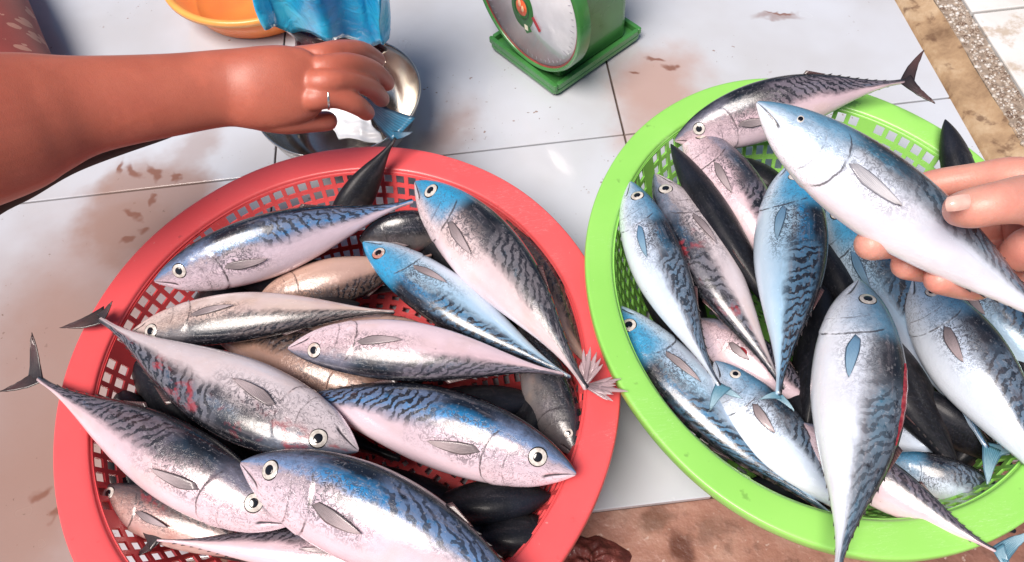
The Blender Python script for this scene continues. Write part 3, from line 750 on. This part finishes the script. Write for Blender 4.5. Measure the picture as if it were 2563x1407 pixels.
def tube(bm, pts, seg=40, flat=1.0):
    """pts: (position, radius[, thickness ratio]); capped tube with round ends, flattened along the view"""
    P = [p[0] for p in pts]; Rr = [p[1] for p in pts]; Fl = [p[2] if len(p) > 2 else flat for p in pts]
    # resample with catmull-rom
    Q, R2, F2 = [], [], []
    n = len(P)
    for i in range(n - 1):
        p0, p1, p2, p3 = P[max(0, i - 1)], P[i], P[i + 1], P[min(n - 1, i + 2)]
        for k in range(6):
            t = k / 6
            Q.append(.5 * ((2 * p1) + (p2 - p0) * t + (2 * p0 - 5 * p1 + 4 * p2 - p3) * t * t + (3 * p1 - p0 - 3 * p2 + p3) * t**3))
            r0, r1, r2_, r3 = Rr[max(0, i - 1)], Rr[i], Rr[i + 1], Rr[min(n - 1, i + 2)]
            R2.append(.5 * (2 * r1 + (r2_ - r0) * t + (2 * r0 - 5 * r1 + 4 * r2_ - r3) * t * t + (3 * r1 - r0 - 3 * r2_ + r3) * t**3)); F2.append(Fl[i] + (Fl[i + 1] - Fl[i]) * t)
    Q.append(P[-1]); R2.append(Rr[-1]); F2.append(Fl[-1])
    rings = []
    m_ = len(Q)
    secs = []
    t0 = (Q[1] - Q[0]).normalized(); t1 = (Q[-1] - Q[-2]).normalized()
    for a in (85, 60, 30): secs.append((Q[0] - t0 * R2[0] * F2[0] * math.sin(math.radians(a)), R2[0] * math.cos(math.radians(a)), F2[0], t0))
    for i in range(m_):
        ta = (Q[min(m_ - 1, i + 1)] - Q[max(0, i - 1)]).normalized()
        secs.append((Q[i], R2[i], F2[i], ta))
    for a in (30, 60, 85): secs.append((Q[-1] + t1 * R2[-1] * F2[-1] * math.sin(math.radians(a)), R2[-1] * math.cos(math.radians(a)), F2[-1], t1))
    for (c, r, fl, ta) in secs:
        V = (CAM - c).normalized(); w = ta.cross(V)
        if w.length < .05: w = ta.orthogonal()
        w.normalize(); h = w.cross(ta).normalized()
        rings.append([bm.verts.new(c + w * (r * math.cos(2 * math.pi * k / seg)) + h * (r * fl * math.sin(2 * math.pi * k / seg))) for k in range(seg)])
    for i in range(len(rings) - 1):
        for k in range(seg):
            bm.faces.new((rings[i][k], rings[i][(k + 1) % seg], rings[i + 1][(k + 1) % seg], rings[i + 1][k]))
    bm.faces.new(rings[0]); bm.faces.new(list(reversed(rings[-1])))
def body_mesh(name, chains, mat, root, voxel=.0015, smooth_it=12):
    bm = bmesh.new()
    for c in chains: tube(bm, c)
    bmesh.ops.recalc_face_normals(bm, faces=bm.faces)
    me = bpy.data.meshes.new('tmp'); bm.to_mesh(me); bm.free()
    o = bpy.data.objects.new('tmp', me); COL.objects.link(o)
    r = o.modifiers.new('r', 'REMESH'); r.mode = 'VOXEL'; r.voxel_size = voxel; r.use_smooth_shade = True
    s = o.modifiers.new('s', 'SMOOTH'); s.iterations = smooth_it; s.factor = .5
    dg = bpy.context.evaluated_depsgraph_get()
    nm = bpy.data.meshes.new_from_object(o.evaluated_get(dg))
    bpy.data.objects.remove(o); bpy.data.meshes.remove(me)
    nm.name = name; nm.materials.clear(); nm.materials.append(mat)
    nm.polygons.foreach_set('use_smooth', [True] * len(nm.polygons))
    ob = bpy.data.objects.new(name, nm); COL.objects.link(ob)
    return localize(ob, root)
def ch(pts, depth=False):
    out = []
    for p in pts:
        px, py, z, rp = p[:4]
        P = atd(px, py, z) if depth else at(px, py, z)
        out.append((P, rp * dep_of(P) / FPX) + tuple(p[4:5]))
    return out
pA = empty('person', at(-100, 320, .25), 'person at the left in red flowered trousers reaching a bare forearm over the steel bowl', 'person')
armA = [
    ch([(-420, 400, .36, 215, .8), (-200, 356, .35, 206, .75), (0, 312, .33, 180, .75), (110, 284, .319, 150, .75), (230, 262, .306, 119, .75), (430, 238, .285, 100, .72), (560, 222, .272, 94, .68), (650, 222, .267, 102, .58), (720, 214, .264, 98, .50), (775, 206, .260, 84, .40)]),
    ch([(650, 165, .262, 24, .6), (720, 150, .258, 30, .8), (795, 140, .266, 30, .9), (850, 126, .258, 26), (905, 128, .236, 24), (945, 150, .204, 20)]),
    ch([(650, 195, .264, 26, .6), (730, 180, .260, 33, .8), (805, 170, .268, 32, .9), (872, 160, .258, 28), (932, 176, .228, 25), (968, 208, .195, 21)]),
    ch([(650, 222, .262, 26, .6), (730, 212, .258, 33, .8), (808, 206, .266, 32, .9), (868, 202, .255, 27), (925, 218, .225, 25), (955, 248, .195, 21)]),
    ch([(650, 248, .256, 26, .6), (720, 248, .247, 32, .8), (785, 246, .255, 31, .9), (838, 243, .250, 28), (888, 260, .235, 26), (918, 282, .212, 21)]),
    ch([(570, 240, .262, 44, .6), (640, 272, .250, 52, .8), (710, 300, .235, 36, .9), (775, 305, .222, 27), (820, 303, .212, 25)]),
]
body_mesh('body', armA, M_SKIN_A, pA)
m = NT('steel_ring'); M_RING = m.done(Base_Color=(.8, .76, .70), Metallic=1.0, Roughness=.15)
rc = at(822, 243, .252); rax = (at(845, 245, .246) - at(800, 244, .250)).normalized()
rw = rax.orthogonal().normalized(); rh = rax.cross(rw)
rr = 30 * dep_of(rc) / FPX
v = []
for i in range(32):
    a = 2 * math.pi * i / 32; e = rw * math.cos(a) + rh * math.sin(a)
    for k in range(8):
        b_ = 2 * math.pi * k / 8
        v.append(rc + e * (rr + .0009 * math.cos(b_)) + rax * (.0013 * math.sin(b_)))
f = [((i * 8 + k), (i * 8 + (k + 1) % 8), (((i + 1) % 32) * 8 + (k + 1) % 8), (((i + 1) % 32) * 8 + k)) for i in range(32) for k in range(8)]
localize(mesh('ring', v, f, M_RING), pA)
# red flowered trouser leg behind the arm
m = NT('red_flowered_cloth'); p = m.obj()
base = m.mix(m.step(m.noise(p, 9, 4), .3, .7), (.17, .016, .013), (.25, .030, .024))
vo = m.n('ShaderNodeTexVoronoi', {'Scale': 30.0, 'Randomness': .8}); m.set(vo.inputs['Vector'], p)
lc = m.n('ShaderNodeVectorMath', operation='SUBTRACT'); m.set(lc.inputs[0], p); m.set(lc.inputs[1], vo.outputs['Position'])
sp = m.n('ShaderNodeSeparateXYZ', {0: lc.outputs[0]})
rc_ = m.n('ShaderNodeSeparateColor', {0: vo.outputs['Color']})
ang = m.math('ADD', m.math('ARCTAN2', sp.outputs[1], m.math('ADD', sp.outputs[0], sp.outputs[2])), m.math('MULTIPLY', rc_.outputs[0], 6.28))
pet = m.math('ADD', .18, m.math('MULTIPLY', m.math('ABSOLUTE', m.math('SINE', m.math('MULTIPLY', ang, 2.0))), .22))
fl = m.math('LESS_THAN', vo.outputs['Distance'], m.math('ADD', pet, m.math('MULTIPLY', m.math('SUBTRACT', m.noise(p, 200, 2), .5), .12)))
fl = m.math('MULTIPLY', fl, m.math('GREATER_THAN', rc_.outputs[1], .25))
c = m.mix(m.math('MULTIPLY', fl, .8), base, (.42, .20, .15))
m.bump(m.noise(p, 500, 2), .3, .0006)
M_CLOTH = m.done(Base_Color=c, Roughness=.85, Sheen_Weight=.2)
v = []; ns_, na_ = 30, 40
L0, L1 = at(-190, -260, .085), at(60, 330, .06)
for i in range(ns_):
    s = i / (ns_ - 1); c_ = L0.lerp(L1, s); ta = (L1 - L0).normalized(); w_ = ta.cross(Vector((0, 0, 1))).normalized(); h_ = w_.cross(ta)
    r = .083 - .012 * s
    for k in range(na_):
        a = 2 * math.pi * k / na_
        rr_ = r * (1 + .04 * math.sin(3 * a + 5 * s) + .025 * math.sin(14 * s + 2 * a))
        v.append(c_ + w_ * (rr_ * math.cos(a)) + h_ * (rr_ * .75 * math.sin(a)))
o = localize(mesh('trousers', v, grid_faces(ns_, na_, True), M_CLOTH), pA)
solid(o, .002)
# dark band standing in for the forearm's shadow and shaded underside
M_ARM_SHADOW = simple('dark_arm_shadow', (.035, .012, .010), .8, .3, 60, .3)
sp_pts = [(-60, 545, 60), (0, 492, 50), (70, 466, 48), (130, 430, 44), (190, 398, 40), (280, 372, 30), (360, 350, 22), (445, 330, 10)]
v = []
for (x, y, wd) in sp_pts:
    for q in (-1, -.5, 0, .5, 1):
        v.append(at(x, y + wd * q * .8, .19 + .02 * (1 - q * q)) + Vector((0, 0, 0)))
st_ = empty('arm_shadow', at(200, 410, .19), 'dark brown band standing in for the shadow under the forearm', 'arm_shadow')
solid(localize(mesh('band', v, grid_faces(len(sp_pts), 5), M_ARM_SHADOW), st_), .003).modifiers.new('sub', 'SUBSURF').levels = 1

pB = empty('person', atd(2620, 560, .5), 'person at the right of whom only a hand gripping a silver fish shows', 'person')
armB = [
    ch([(3050, 560, .47, 165, .75), (2850, 560, .48, 150, .7), (2720, 560, .50, 150, .6), (2620, 545, .515, 128, .45), (2560, 540, .525, 105, .4)], True),
    ch([(2640, 470, .515, 60), (2540, 440, .525, 48), (2440, 446, .540, 38), (2350, 458, .552, 36), (2300, 470, .56, 34)], True),
    ch([(2640, 540, .525, 60), (2500, 560, .55, 46), (2370, 575, .553, 42), (2270, 598, .538, 43), (2180, 612, .512, 41)], True),
    ch([(2640, 600, .525, 60), (2520, 630, .55, 46), (2400, 650, .556, 40), (2340, 668, .548, 40), (2268, 664, .530, 37)], True),
    ch([(2650, 660, .525, 55), (2560, 690, .548, 44), (2470, 706, .540, 38), (2430, 712, .528, 41), (2350, 700, .512, 37)], True),
    ch([(2660, 520, .49, 85, .8), (2580, 500, .470, 66, .85), (2500, 508, .458, 55), (2440, 520, .460, 52), (2408, 524, .468, 46)], True),
    ch([(2660, 640, .505, 80, .7), (2590, 620, .50, 60, .7), (2540, 640, .51, 45, .7)], True),
]
body_mesh('body', armB, M_SKIN_B, pB, .0013, 4)
M_NAIL = simple('thumb_nail', (.66, .42, .36), .22, .1, 200, Coat_Weight=.4)
v = []
for i in range(7):
    for j in range(7):
        s, q = -1 + i / 3, -1 + j / 3
        x, y = 2398 + 32 * s * (1 - .12 * q * q), 508 + 20 * q * (1 - .12 * s * s) - 4 * s
        v.append(atd(x, y, .4405 + .0022 * q * q + .0030 * max(0, -s) ** 2))
localize(mesh('thumbnail', v, grid_faces(7, 7), M_NAIL), pB)

# ------------------------------------------------------------------ steel bowl
m = NT('brushed_steel'); p = m.obj()
n = m.noise(p, 22, 4)
M_STEEL = m.done(Base_Color=m.mix(m.step(n, .3, .7), (.66, .62, .56), (.82, .79, .74)), Metallic=1.0, Roughness=m.math('ADD', .10, m.math('MULTIPLY', n, .16)))
bz = .075
bc = at(845, 236, bz); br = 209 * dep_of(bc) / FPX
prof = [(.52, .0), (.60, .002), (.80, .022), (.93, .050), (.985, bz - .004), (1.0, bz - .001), (1.03, bz + .001), (1.045, bz - .001), (1.042, bz - .004), (1.015, bz - .006), (.96, .055), (.82, .026), (.62, .006), (.52, .0045)]
prof[0], prof[-1] = (0.001, .0015), (0.001, .005)
v = []
for (r, z) in [(.001, .006), (.50, .006), (.60, .008), (.78, .022), (.90, .044), (.96, bz - .006), (.975, bz), (.99, bz + .0022), (1.0, bz + .001), (1.0, bz - .002), (.985, bz - .003), (.97, bz - .008), (.91, .042), (.79, .019), (.61, .004), (.50, .001), (.001, .001)]:
    for k in range(96):
        a = 2 * math.pi * k / 96
        v.append((bc.x + br * r * math.cos(a), bc.y + br * r * math.sin(a), z))
bowl = empty('bowl', (bc.x, bc.y, 0), 'shiny stainless steel bowl under the reaching hand', 'bowl')
localize(mesh('shell', v, grid_faces(17, 96, True), M_STEEL), bowl)
# crumpled white plastic in the bowl
def sheet(name, quad, n, amp, mat, seed, thick=.0006):
    rnd = random.Random(seed); ph = [rnd.uniform(0, 6.3) for _ in range(8)]
    v = []
    for i in range(n):
        for j in range(n):
            s, t = i / (n - 1), j / (n - 1)
            P = quad[0].lerp(quad[1], s).lerp(quad[3].lerp(quad[2], s), t)
            w_ = amp * (math.sin(7 * s + ph[0] + 3 * t) + .7 * math.sin(11 * t + ph[1] - 4 * s) + .5 * math.sin(19 * s + ph[2] + 9 * t) + .3 * math.sin(31 * t + ph[3]))
            e = amp * .8 * math.sin(13 * (s + t) + ph[4])
            v.append(P + Vector((e, e * .6, w_)))
    return solid(mesh(name, v, grid_faces(n, n), mat), thick)
m = NT('white_plastic_film'); M_WHITE = m.done(Base_Color=(.82, .83, .85), Roughness=.3, Coat_Weight=.3)
o = sheet('plastic_sheet', [at(770, 258, .065), at(905, 262, .06), at(965, 362, .045), at(850, 345, .05)], 24, .0022, M_WHITE, 3)
tag(o, 'crumpled white plastic sheet inside the steel bowl by the thumb', 'plastic sheet')
# dark maroon lump, added in place of a dark reflection in the bowl
bm = bmesh.new(); bmesh.ops.create_icosphere(bm, subdivisions=4, radius=1)
mc = at(858, 106, .105); e1 = (at(975, 150, .105) - at(740, 68, .105)); lm_ = e1.length / 2; e1.normalize(); e3 = Vector((0, 0, 1)); e2 = e3.cross(e1)
for q in bm.verts:
    c = q.co
    k = 1 + .16 * math.sin(5 * c.x + 2 * c.y) + .10 * math.sin(9 * c.y + 4 * c.z + 3 * c.x) + .05 * math.sin(17 * c.x)
    q.co = mc + e1 * (c.x * lm_ * k) + e2 * (c.y * .030 * k * (1 - .3 * c.x)) + e3 * (c.z * .028 * k)
me = bpy.data.meshes.new('reflection_lump'); bm.to_mesh(me); bm.free()
for pl in me.polygons: pl.use_smooth = True
m = NT('dark_red_reflection'); p = m.obj()
me.materials.append(m.done(Base_Color=m.ramp(m.noise(p, 60, 5), [(.35, (.022, .004, .005)), (.55, (.09, .012, .015)), (.75, (.22, .05, .055))]), Roughness=.25, Coat_Weight=.5))
o = bpy.data.objects.new('reflection_lump', me); COL.objects.link(o)
tag(o, 'dark maroon lump standing in for a dark reflection at the rear of the steel bowl', 'dark_reflection')

# ------------------------------------------------------------------ orange basin and blue bag
m = NT('orange_plastic'); p = m.obj()
M_ORANGE = m.done(Base_Color=m.mix(m.step(m.noise(p, 10, 3), .3, .7), (.78, .22, .06), (.84, .30, .07)), Roughness=.3, Subsurface_Weight=.3, Subsurface_Radius=(.03, .02, .005), Subsurface_Scale=.5)
M_YEL = simple('lit_plastic_rim', (.85, .36, .085), .3, .08, 20)  # yellower tone paints light showing through the basin's edge
oc = at(640, -78, .05); orr = 232 * dep_of(oc) / FPX
bas = empty('basin', (oc.x, oc.y, 0), 'round orange plastic basin behind the steel bowl, cut off by the top of the photo', 'basin')
def lathe(name, prof, c, mat, root, n=72):
    v = [(c.x + r * math.cos(2 * math.pi * k / n), c.y + r * math.sin(2 * math.pi * k / n), z) for r, z in prof for k in range(n)]
    return localize(mesh(name, v, grid_faces(len(prof), n, True), mat), root)
lathe('bowl_wall', [(.001, .002), (orr * .70, .002), (orr * .76, .006), (orr * .95, .062), (orr * .93, .062), (orr * .74, .010), (.001, .008)], oc, M_ORANGE, bas)
lathe('rim', [(orr * .925, .0625), (orr * .95, .066), (orr * .99, .066), (orr * 1.0, .062), (orr * .995, .056), (orr * .955, .058)], oc, M_YEL, bas)

m = NT('blue_plastic_film'); p = m.obj()
n = m.noise(p, 12, 4, .6)
cb = m.ramp(n, [(.3, (.01, .25, .62)), (.5, (.015, .42, .76)), (.7, (.06, .60, .84))])
m.bump(m.noise(p, 35, 4, .6, 1.0), .6, .006)
M_BLUE = m.done(Base_Color=cb, Roughness=.25, Coat_Weight=.25)
bagr = empty('plastic_bag', at(835, 0, .30), 'crumpled bright blue plastic bag hanging over the steel bowl', 'bag')
hem = [(652, -8), (662, 30), (674, 60), (735, 52), (790, 58), (850, 64), (895, 78), (945, 88), (968, 108), (985, 40), (1012, -6)]
v = []; nb_ = 88; nh = 22
for i in range(nh):
    s = i / (nh - 1)
    for k in range(nb_):
        a = 2 * math.pi * k / nb_
        fr = .5 - .5 * math.cos(a)          # 0 at left, 1 at right
        x = 672 + (975 - 672) * fr
        yh = np.interp(x, [672, 735, 790, 850, 895, 945, 968, 980], [60, 50, 58, 64, 80, 88, 108, 60])
        front = math.sin(a)                  # >0: side towards the lens
        P = at(x, yh + 7 * math.sin(9 * a) - 18 * (front < 0), .155 + .012 * math.sin(a * 5))
        up = Vector((0, 0, .17 * s))
        c_ = at(835, 40, .155)
        wid = 1 + .10 * s + .05 * math.sin(6 * a + 5 * s) + .035 * math.sin(13 * a - 8 * s)
        rad = (P - c_); rad.z = 0
        dep = Vector((0, -1, 0)) * (.026 * front * (1 + .8 * s))
        v.append(Vector((c_.x, c_.y, P.z)) + rad * wid + dep + up)
solid(localize(mesh('film', v, grid_faces(nh, nb_, True), M_BLUE), bagr), .0008)

# ------------------------------------------------------------------ kitchen scale
M_SG = simple('green_enamel', (.055, .22, .055), .28, .15, 14, .0, Coat_Weight=.5, Coat_Roughness=.1)
M_SGD = simple('dark_green_enamel', (.02, .08, .025), .3, .2, 20)
Lc, Bc, Rc = at(1222, 95, .022), at(1390, 222, .022), at(1592, 62, .022)
ex = (Bc - Lc); fw = ex.length; ex.z = 0; ex.normalize()
ny = Vector((-ex.y, ex.x, 0))                    # points into the scale (away from the dial side)
fd = (Rc - Bc).dot(ny)
FRM = Matrix.Translation((Lc.x, Lc.y, 0)) @ Matrix(((ex.x, ny.x, 0), (ex.y, ny.y, 0), (0, 0, 1))).to_4x4()
sc = empty('kitchen_scale', FRM @ Vector((fw / 2, fd / 2, 0)), 'green dial kitchen scale standing on the tiles behind the two baskets', 'scale')
def prism(name, loop, z0, z1, mat, bw=.003, top_inset=0):
    n = len(loop); v = [FRM @ Vector((x, y, z0)) for x, y in loop] + [FRM @ Vector((x + (fw / 2 - x) * top_inset, y + (fd / 2 - y) * top_inset, z1)) for x, y in loop]
    f = [tuple(reversed(range(n))), tuple(range(n, 2 * n))] + [(i, (i + 1) % n, n + (i + 1) % n, n + i) for i in range(n)]
    o = localize(mesh(name, v, f, mat, smooth=False), sc)
    if bw: bevel(o, bw, 3)
    return o
def rrect(x0, y0, x1, y1, r, n=5):
    out = []
    for cx, cy, a0 in ((x1 - r, y0 + r, -90), (x1 - r, y1 - r, 0), (x0 + r, y1 - r, 90), (x0 + r, y0 + r, 180)):
        for k in range(n):
            a = math.radians(a0 + 90 * k / (n - 1)); out.append((cx + r * math.cos(a), cy + r * math.sin(a)))
    return out
prism('base_plate', rrect(0, 0, fw, fd, .010), .006, .014, M_SG, .002)
# raised lip round the base plate
for (a0, b0, a1, b1) in ((0, 0, fw, .007), (0, fd - .007, fw, fd), (0, .007, .007, fd - .007), (fw - .007, .007, fw, fd - .007)):
    prism('base_lip', rrect(a0, b0, a1, b1, .003, 3), .0142, .024, M_SG, .0015)
for (x, y) in ((.012, .012), (fw - .012, .012), (.012, fd - .012), (fw - .012, fd - .012)):
    prism('foot', rrect(x - .007, y - .007, x + .007, y + .007, .006), 0, .0058, M_SGD, .001)
prism('housing', rrect(.016, .022, fw - .014, fd - .018, .012), .0145, .215, M_SG, .004, .06)
# round dial on the front
def inplane(px, py, off):
    """point of the dial plane (off metres in front of the housing front)"""
    n_ = -ny; O = FRM @ Vector((0, .022 - off, 0)); d = ray(px, py)
    return CAM + d * ((O - CAM).dot(n_) / d.dot(n_))
q0 = inplane(1352, 168, .012); q1 = inplane(1214, 0, .012); q2 = inplane(1446, 20, .012)
loc = [FRM.inverted() @ q for q in (q0, q1, q2)]
(ax_, az_), (bx_, bz_), (cx_, cz_) = [(q.x, q.z) for q in loc]
dd = 2 * (ax_ * (bz_ - cz_) + bx_ * (cz_ - az_) + cx_ * (az_ - bz_))
ux = ((ax_**2 + az_**2) * (bz_ - cz_) + (bx_**2 + bz_**2) * (cz_ - az_) + (cx_**2 + cz_**2) * (az_ - bz_)) / dd
uz = ((ax_**2 + az_**2) * (cx_ - bx_) + (bx_**2 + bz_**2) * (ax_ - cx_) + (cx_**2 + cz_**2) * (bx_ - ax_)) / dd
DR = math.hypot(ax_ - ux, az_ - uz)
print('DIAL', loc, ux, uz, DR, 'fw', fw, 'fd', fd)
DCX, DCZ = ux, uz
def disc(name, prof, mat, parent, cx=None, cz=None, n=72, sx=1, sz=1):
    cx = DCX if cx is None else cx; cz = DCZ if cz is None else cz
    v = []
    for (r, off) in prof:
        for k in range(n):
            a = 2 * math.pi * k / n
            v.append(FRM @ Vector((cx + r * sx * math.cos(a), .022 - off, cz + r * sz * math.sin(a))))
    f = grid_faces(len(prof), n, True)
    o = localize(mesh(name, v, f, mat), sc)
    if parent is not sc:
        o.parent = parent
    return o
M_DIAL = simple('white_dial_enamel', (.66, .66, .70), .18, .06, 40, Coat_Weight=.6)
M_DRIM = simple('red_brown_dial_rim', (.22, .05, .04), .35, .4, 30)
dial = disc('dial', [(.0005, .0125), (DR * .95, .0125), (DR * .955, .0)], M_DIAL, sc)
disc('dial_rim', [(DR * .952, -.004), (DR * .952, .014), (DR * .965, .0165), (DR * .99, .0165), (DR * 1.01, .013), (DR * 1.01, -.004)], M_SG, sc)
disc('dial_seal', [(DR * .93, .0126), (DR * .93, .0135), (DR * .952, .0138)], M_DRIM, sc)
hub_p = FRM.inverted() @ inplane(1306, 22, .014)
M_HUB = simple('green_badge', (.03, .14, .035), .35, .2, 60)
M_HUBR = simple('orange_red_emblem', (.75, .13, .05), .35, .25, 120)
M_HUBY = simple('pale_emblem', (.80, .52, .30), .35, .1, 120)
M_INK = simple('dial_ink', (.03, .03, .04), .5, .2, 60)
kx, kz_ = hub_p.x, hub_p.z
disc('badge', [(.0004, .0145), (.021, .0145), (.0225, .0128)], M_HUB, dial, kx, kz_, 40, 1, 1.45)
disc('badge_ring', [(.0135, .0146), (.0135, .0152), (.0155, .0152), (.0155, .0146)], M_SGD, dial, kx, kz_ + .002, 40, 1, 1.2)
disc('emblem', [(.0004, .0154), (.0105, .0154), (.011, .0146)], M_HUBR, dial, kx, kz_ + .003, 32, 1, 1.25)
for (dx, dz, r) in ((-.003, .006, .004), (.003, -.001, .0034)):
    disc('emblem_flame', [(.0003, .0158), (r, .0158), (r * 1.1, .0154)], M_HUBY, dial, kx + dx, kz_ + .003 + dz, 20, .7, 1.4)
sq = FRM.inverted() @ inplane(1318, 70, .014)
def dial_quad(name, cx, cz, w, h, rot, mat, off=.0142):
    v = []
    c0, s0 = math.cos(rot), math.sin(rot)
    for yy in (off, .0127):
        for (x, z) in ((-w, -h), (w, -h), (w, h), (-w, h)):
            v.append(FRM @ Vector((cx + x * c0 - z * s0, .022 - yy, cz + x * s0 + z * c0)))
    o = localize(mesh(name, v, [(0, 1, 2, 3), (7, 6, 5, 4), (0, 4, 5, 1), (1, 5, 6, 2), (2, 6, 7, 3), (3, 7, 4, 0)], mat, smooth=False), sc)
    o.parent = dial
    return o
dial_quad('pointer_block', sq.x, sq.z, .006, .0075, .7, M_HUB)
dial_quad('pointer_mark', sq.x, sq.z + .001, .0035, .0042, .1, simple('pale_mark', (.75, .72, .55), .4, .1, 60), .0147)
nd = FRM.inverted() @ inplane(1342, 62, .014)
dial_quad('needle', nd.x, nd.z, .0013, .011, .75, simple('needle_red', (.30, .03, .04), .4, .1, 60), .0152)
for k in range(60):
    a = 2 * math.pi * k / 60
    r = DR * .88; h = .0042 if k % 5 == 0 else .0022
    dial_quad('tick', DCX + (r - h) * math.cos(a), DCZ + (r - h) * math.sin(a), h, .00035, a, simple('tick_grey', (.42, .42, .47), .5, .1, 60) if k == 0 else bpy.data.materials['tick_grey'], .0131)

# ------------------------------------------------------------------ rag lying on the wet ground at the front
m = NT('soaked_dark_red_cloth'); p = m.obj()
m.bump(m.noise(p, 140, 4, .6, 1.0), .7, .003)
M_RAG = m.done(Base_Color=m.mix(m.step(m.noise(p, 40, 5), .35, .65), (.07, .012, .010), (.17, .04, .032)), Roughness=.6, Coat_Weight=.2)
rgc = at(1478, 1418, -.028); v = []
for i in range(14):
    s_ = i / 13
    for k in range(48):
        a = 2 * math.pi * k / 48
        rr_ = .034 * (1 - .97 * s_) * (1 + .10 * math.sin(3 * a + 1) + .05 * math.sin(7 * a) + .03 * math.sin(11 * a + 6 * s_))
        zz = .012 * math.sin(math.pi * .5 * min(1, s_ * 1.6)) * (1 + .25 * math.sin(5 * a + 9 * s_) + .15 * math.sin(9 * a - 14 * s_))
        v.append(Vector((rgc.x + rr_ * 1.15 * math.cos(a), rgc.y + rr_ * math.sin(a), -.0275 + zz)))
tag(mesh('rag', v, grid_faces(14, 48, True), M_RAG), 'soaked dark red rag on the brown ground between the two baskets', 'rag')
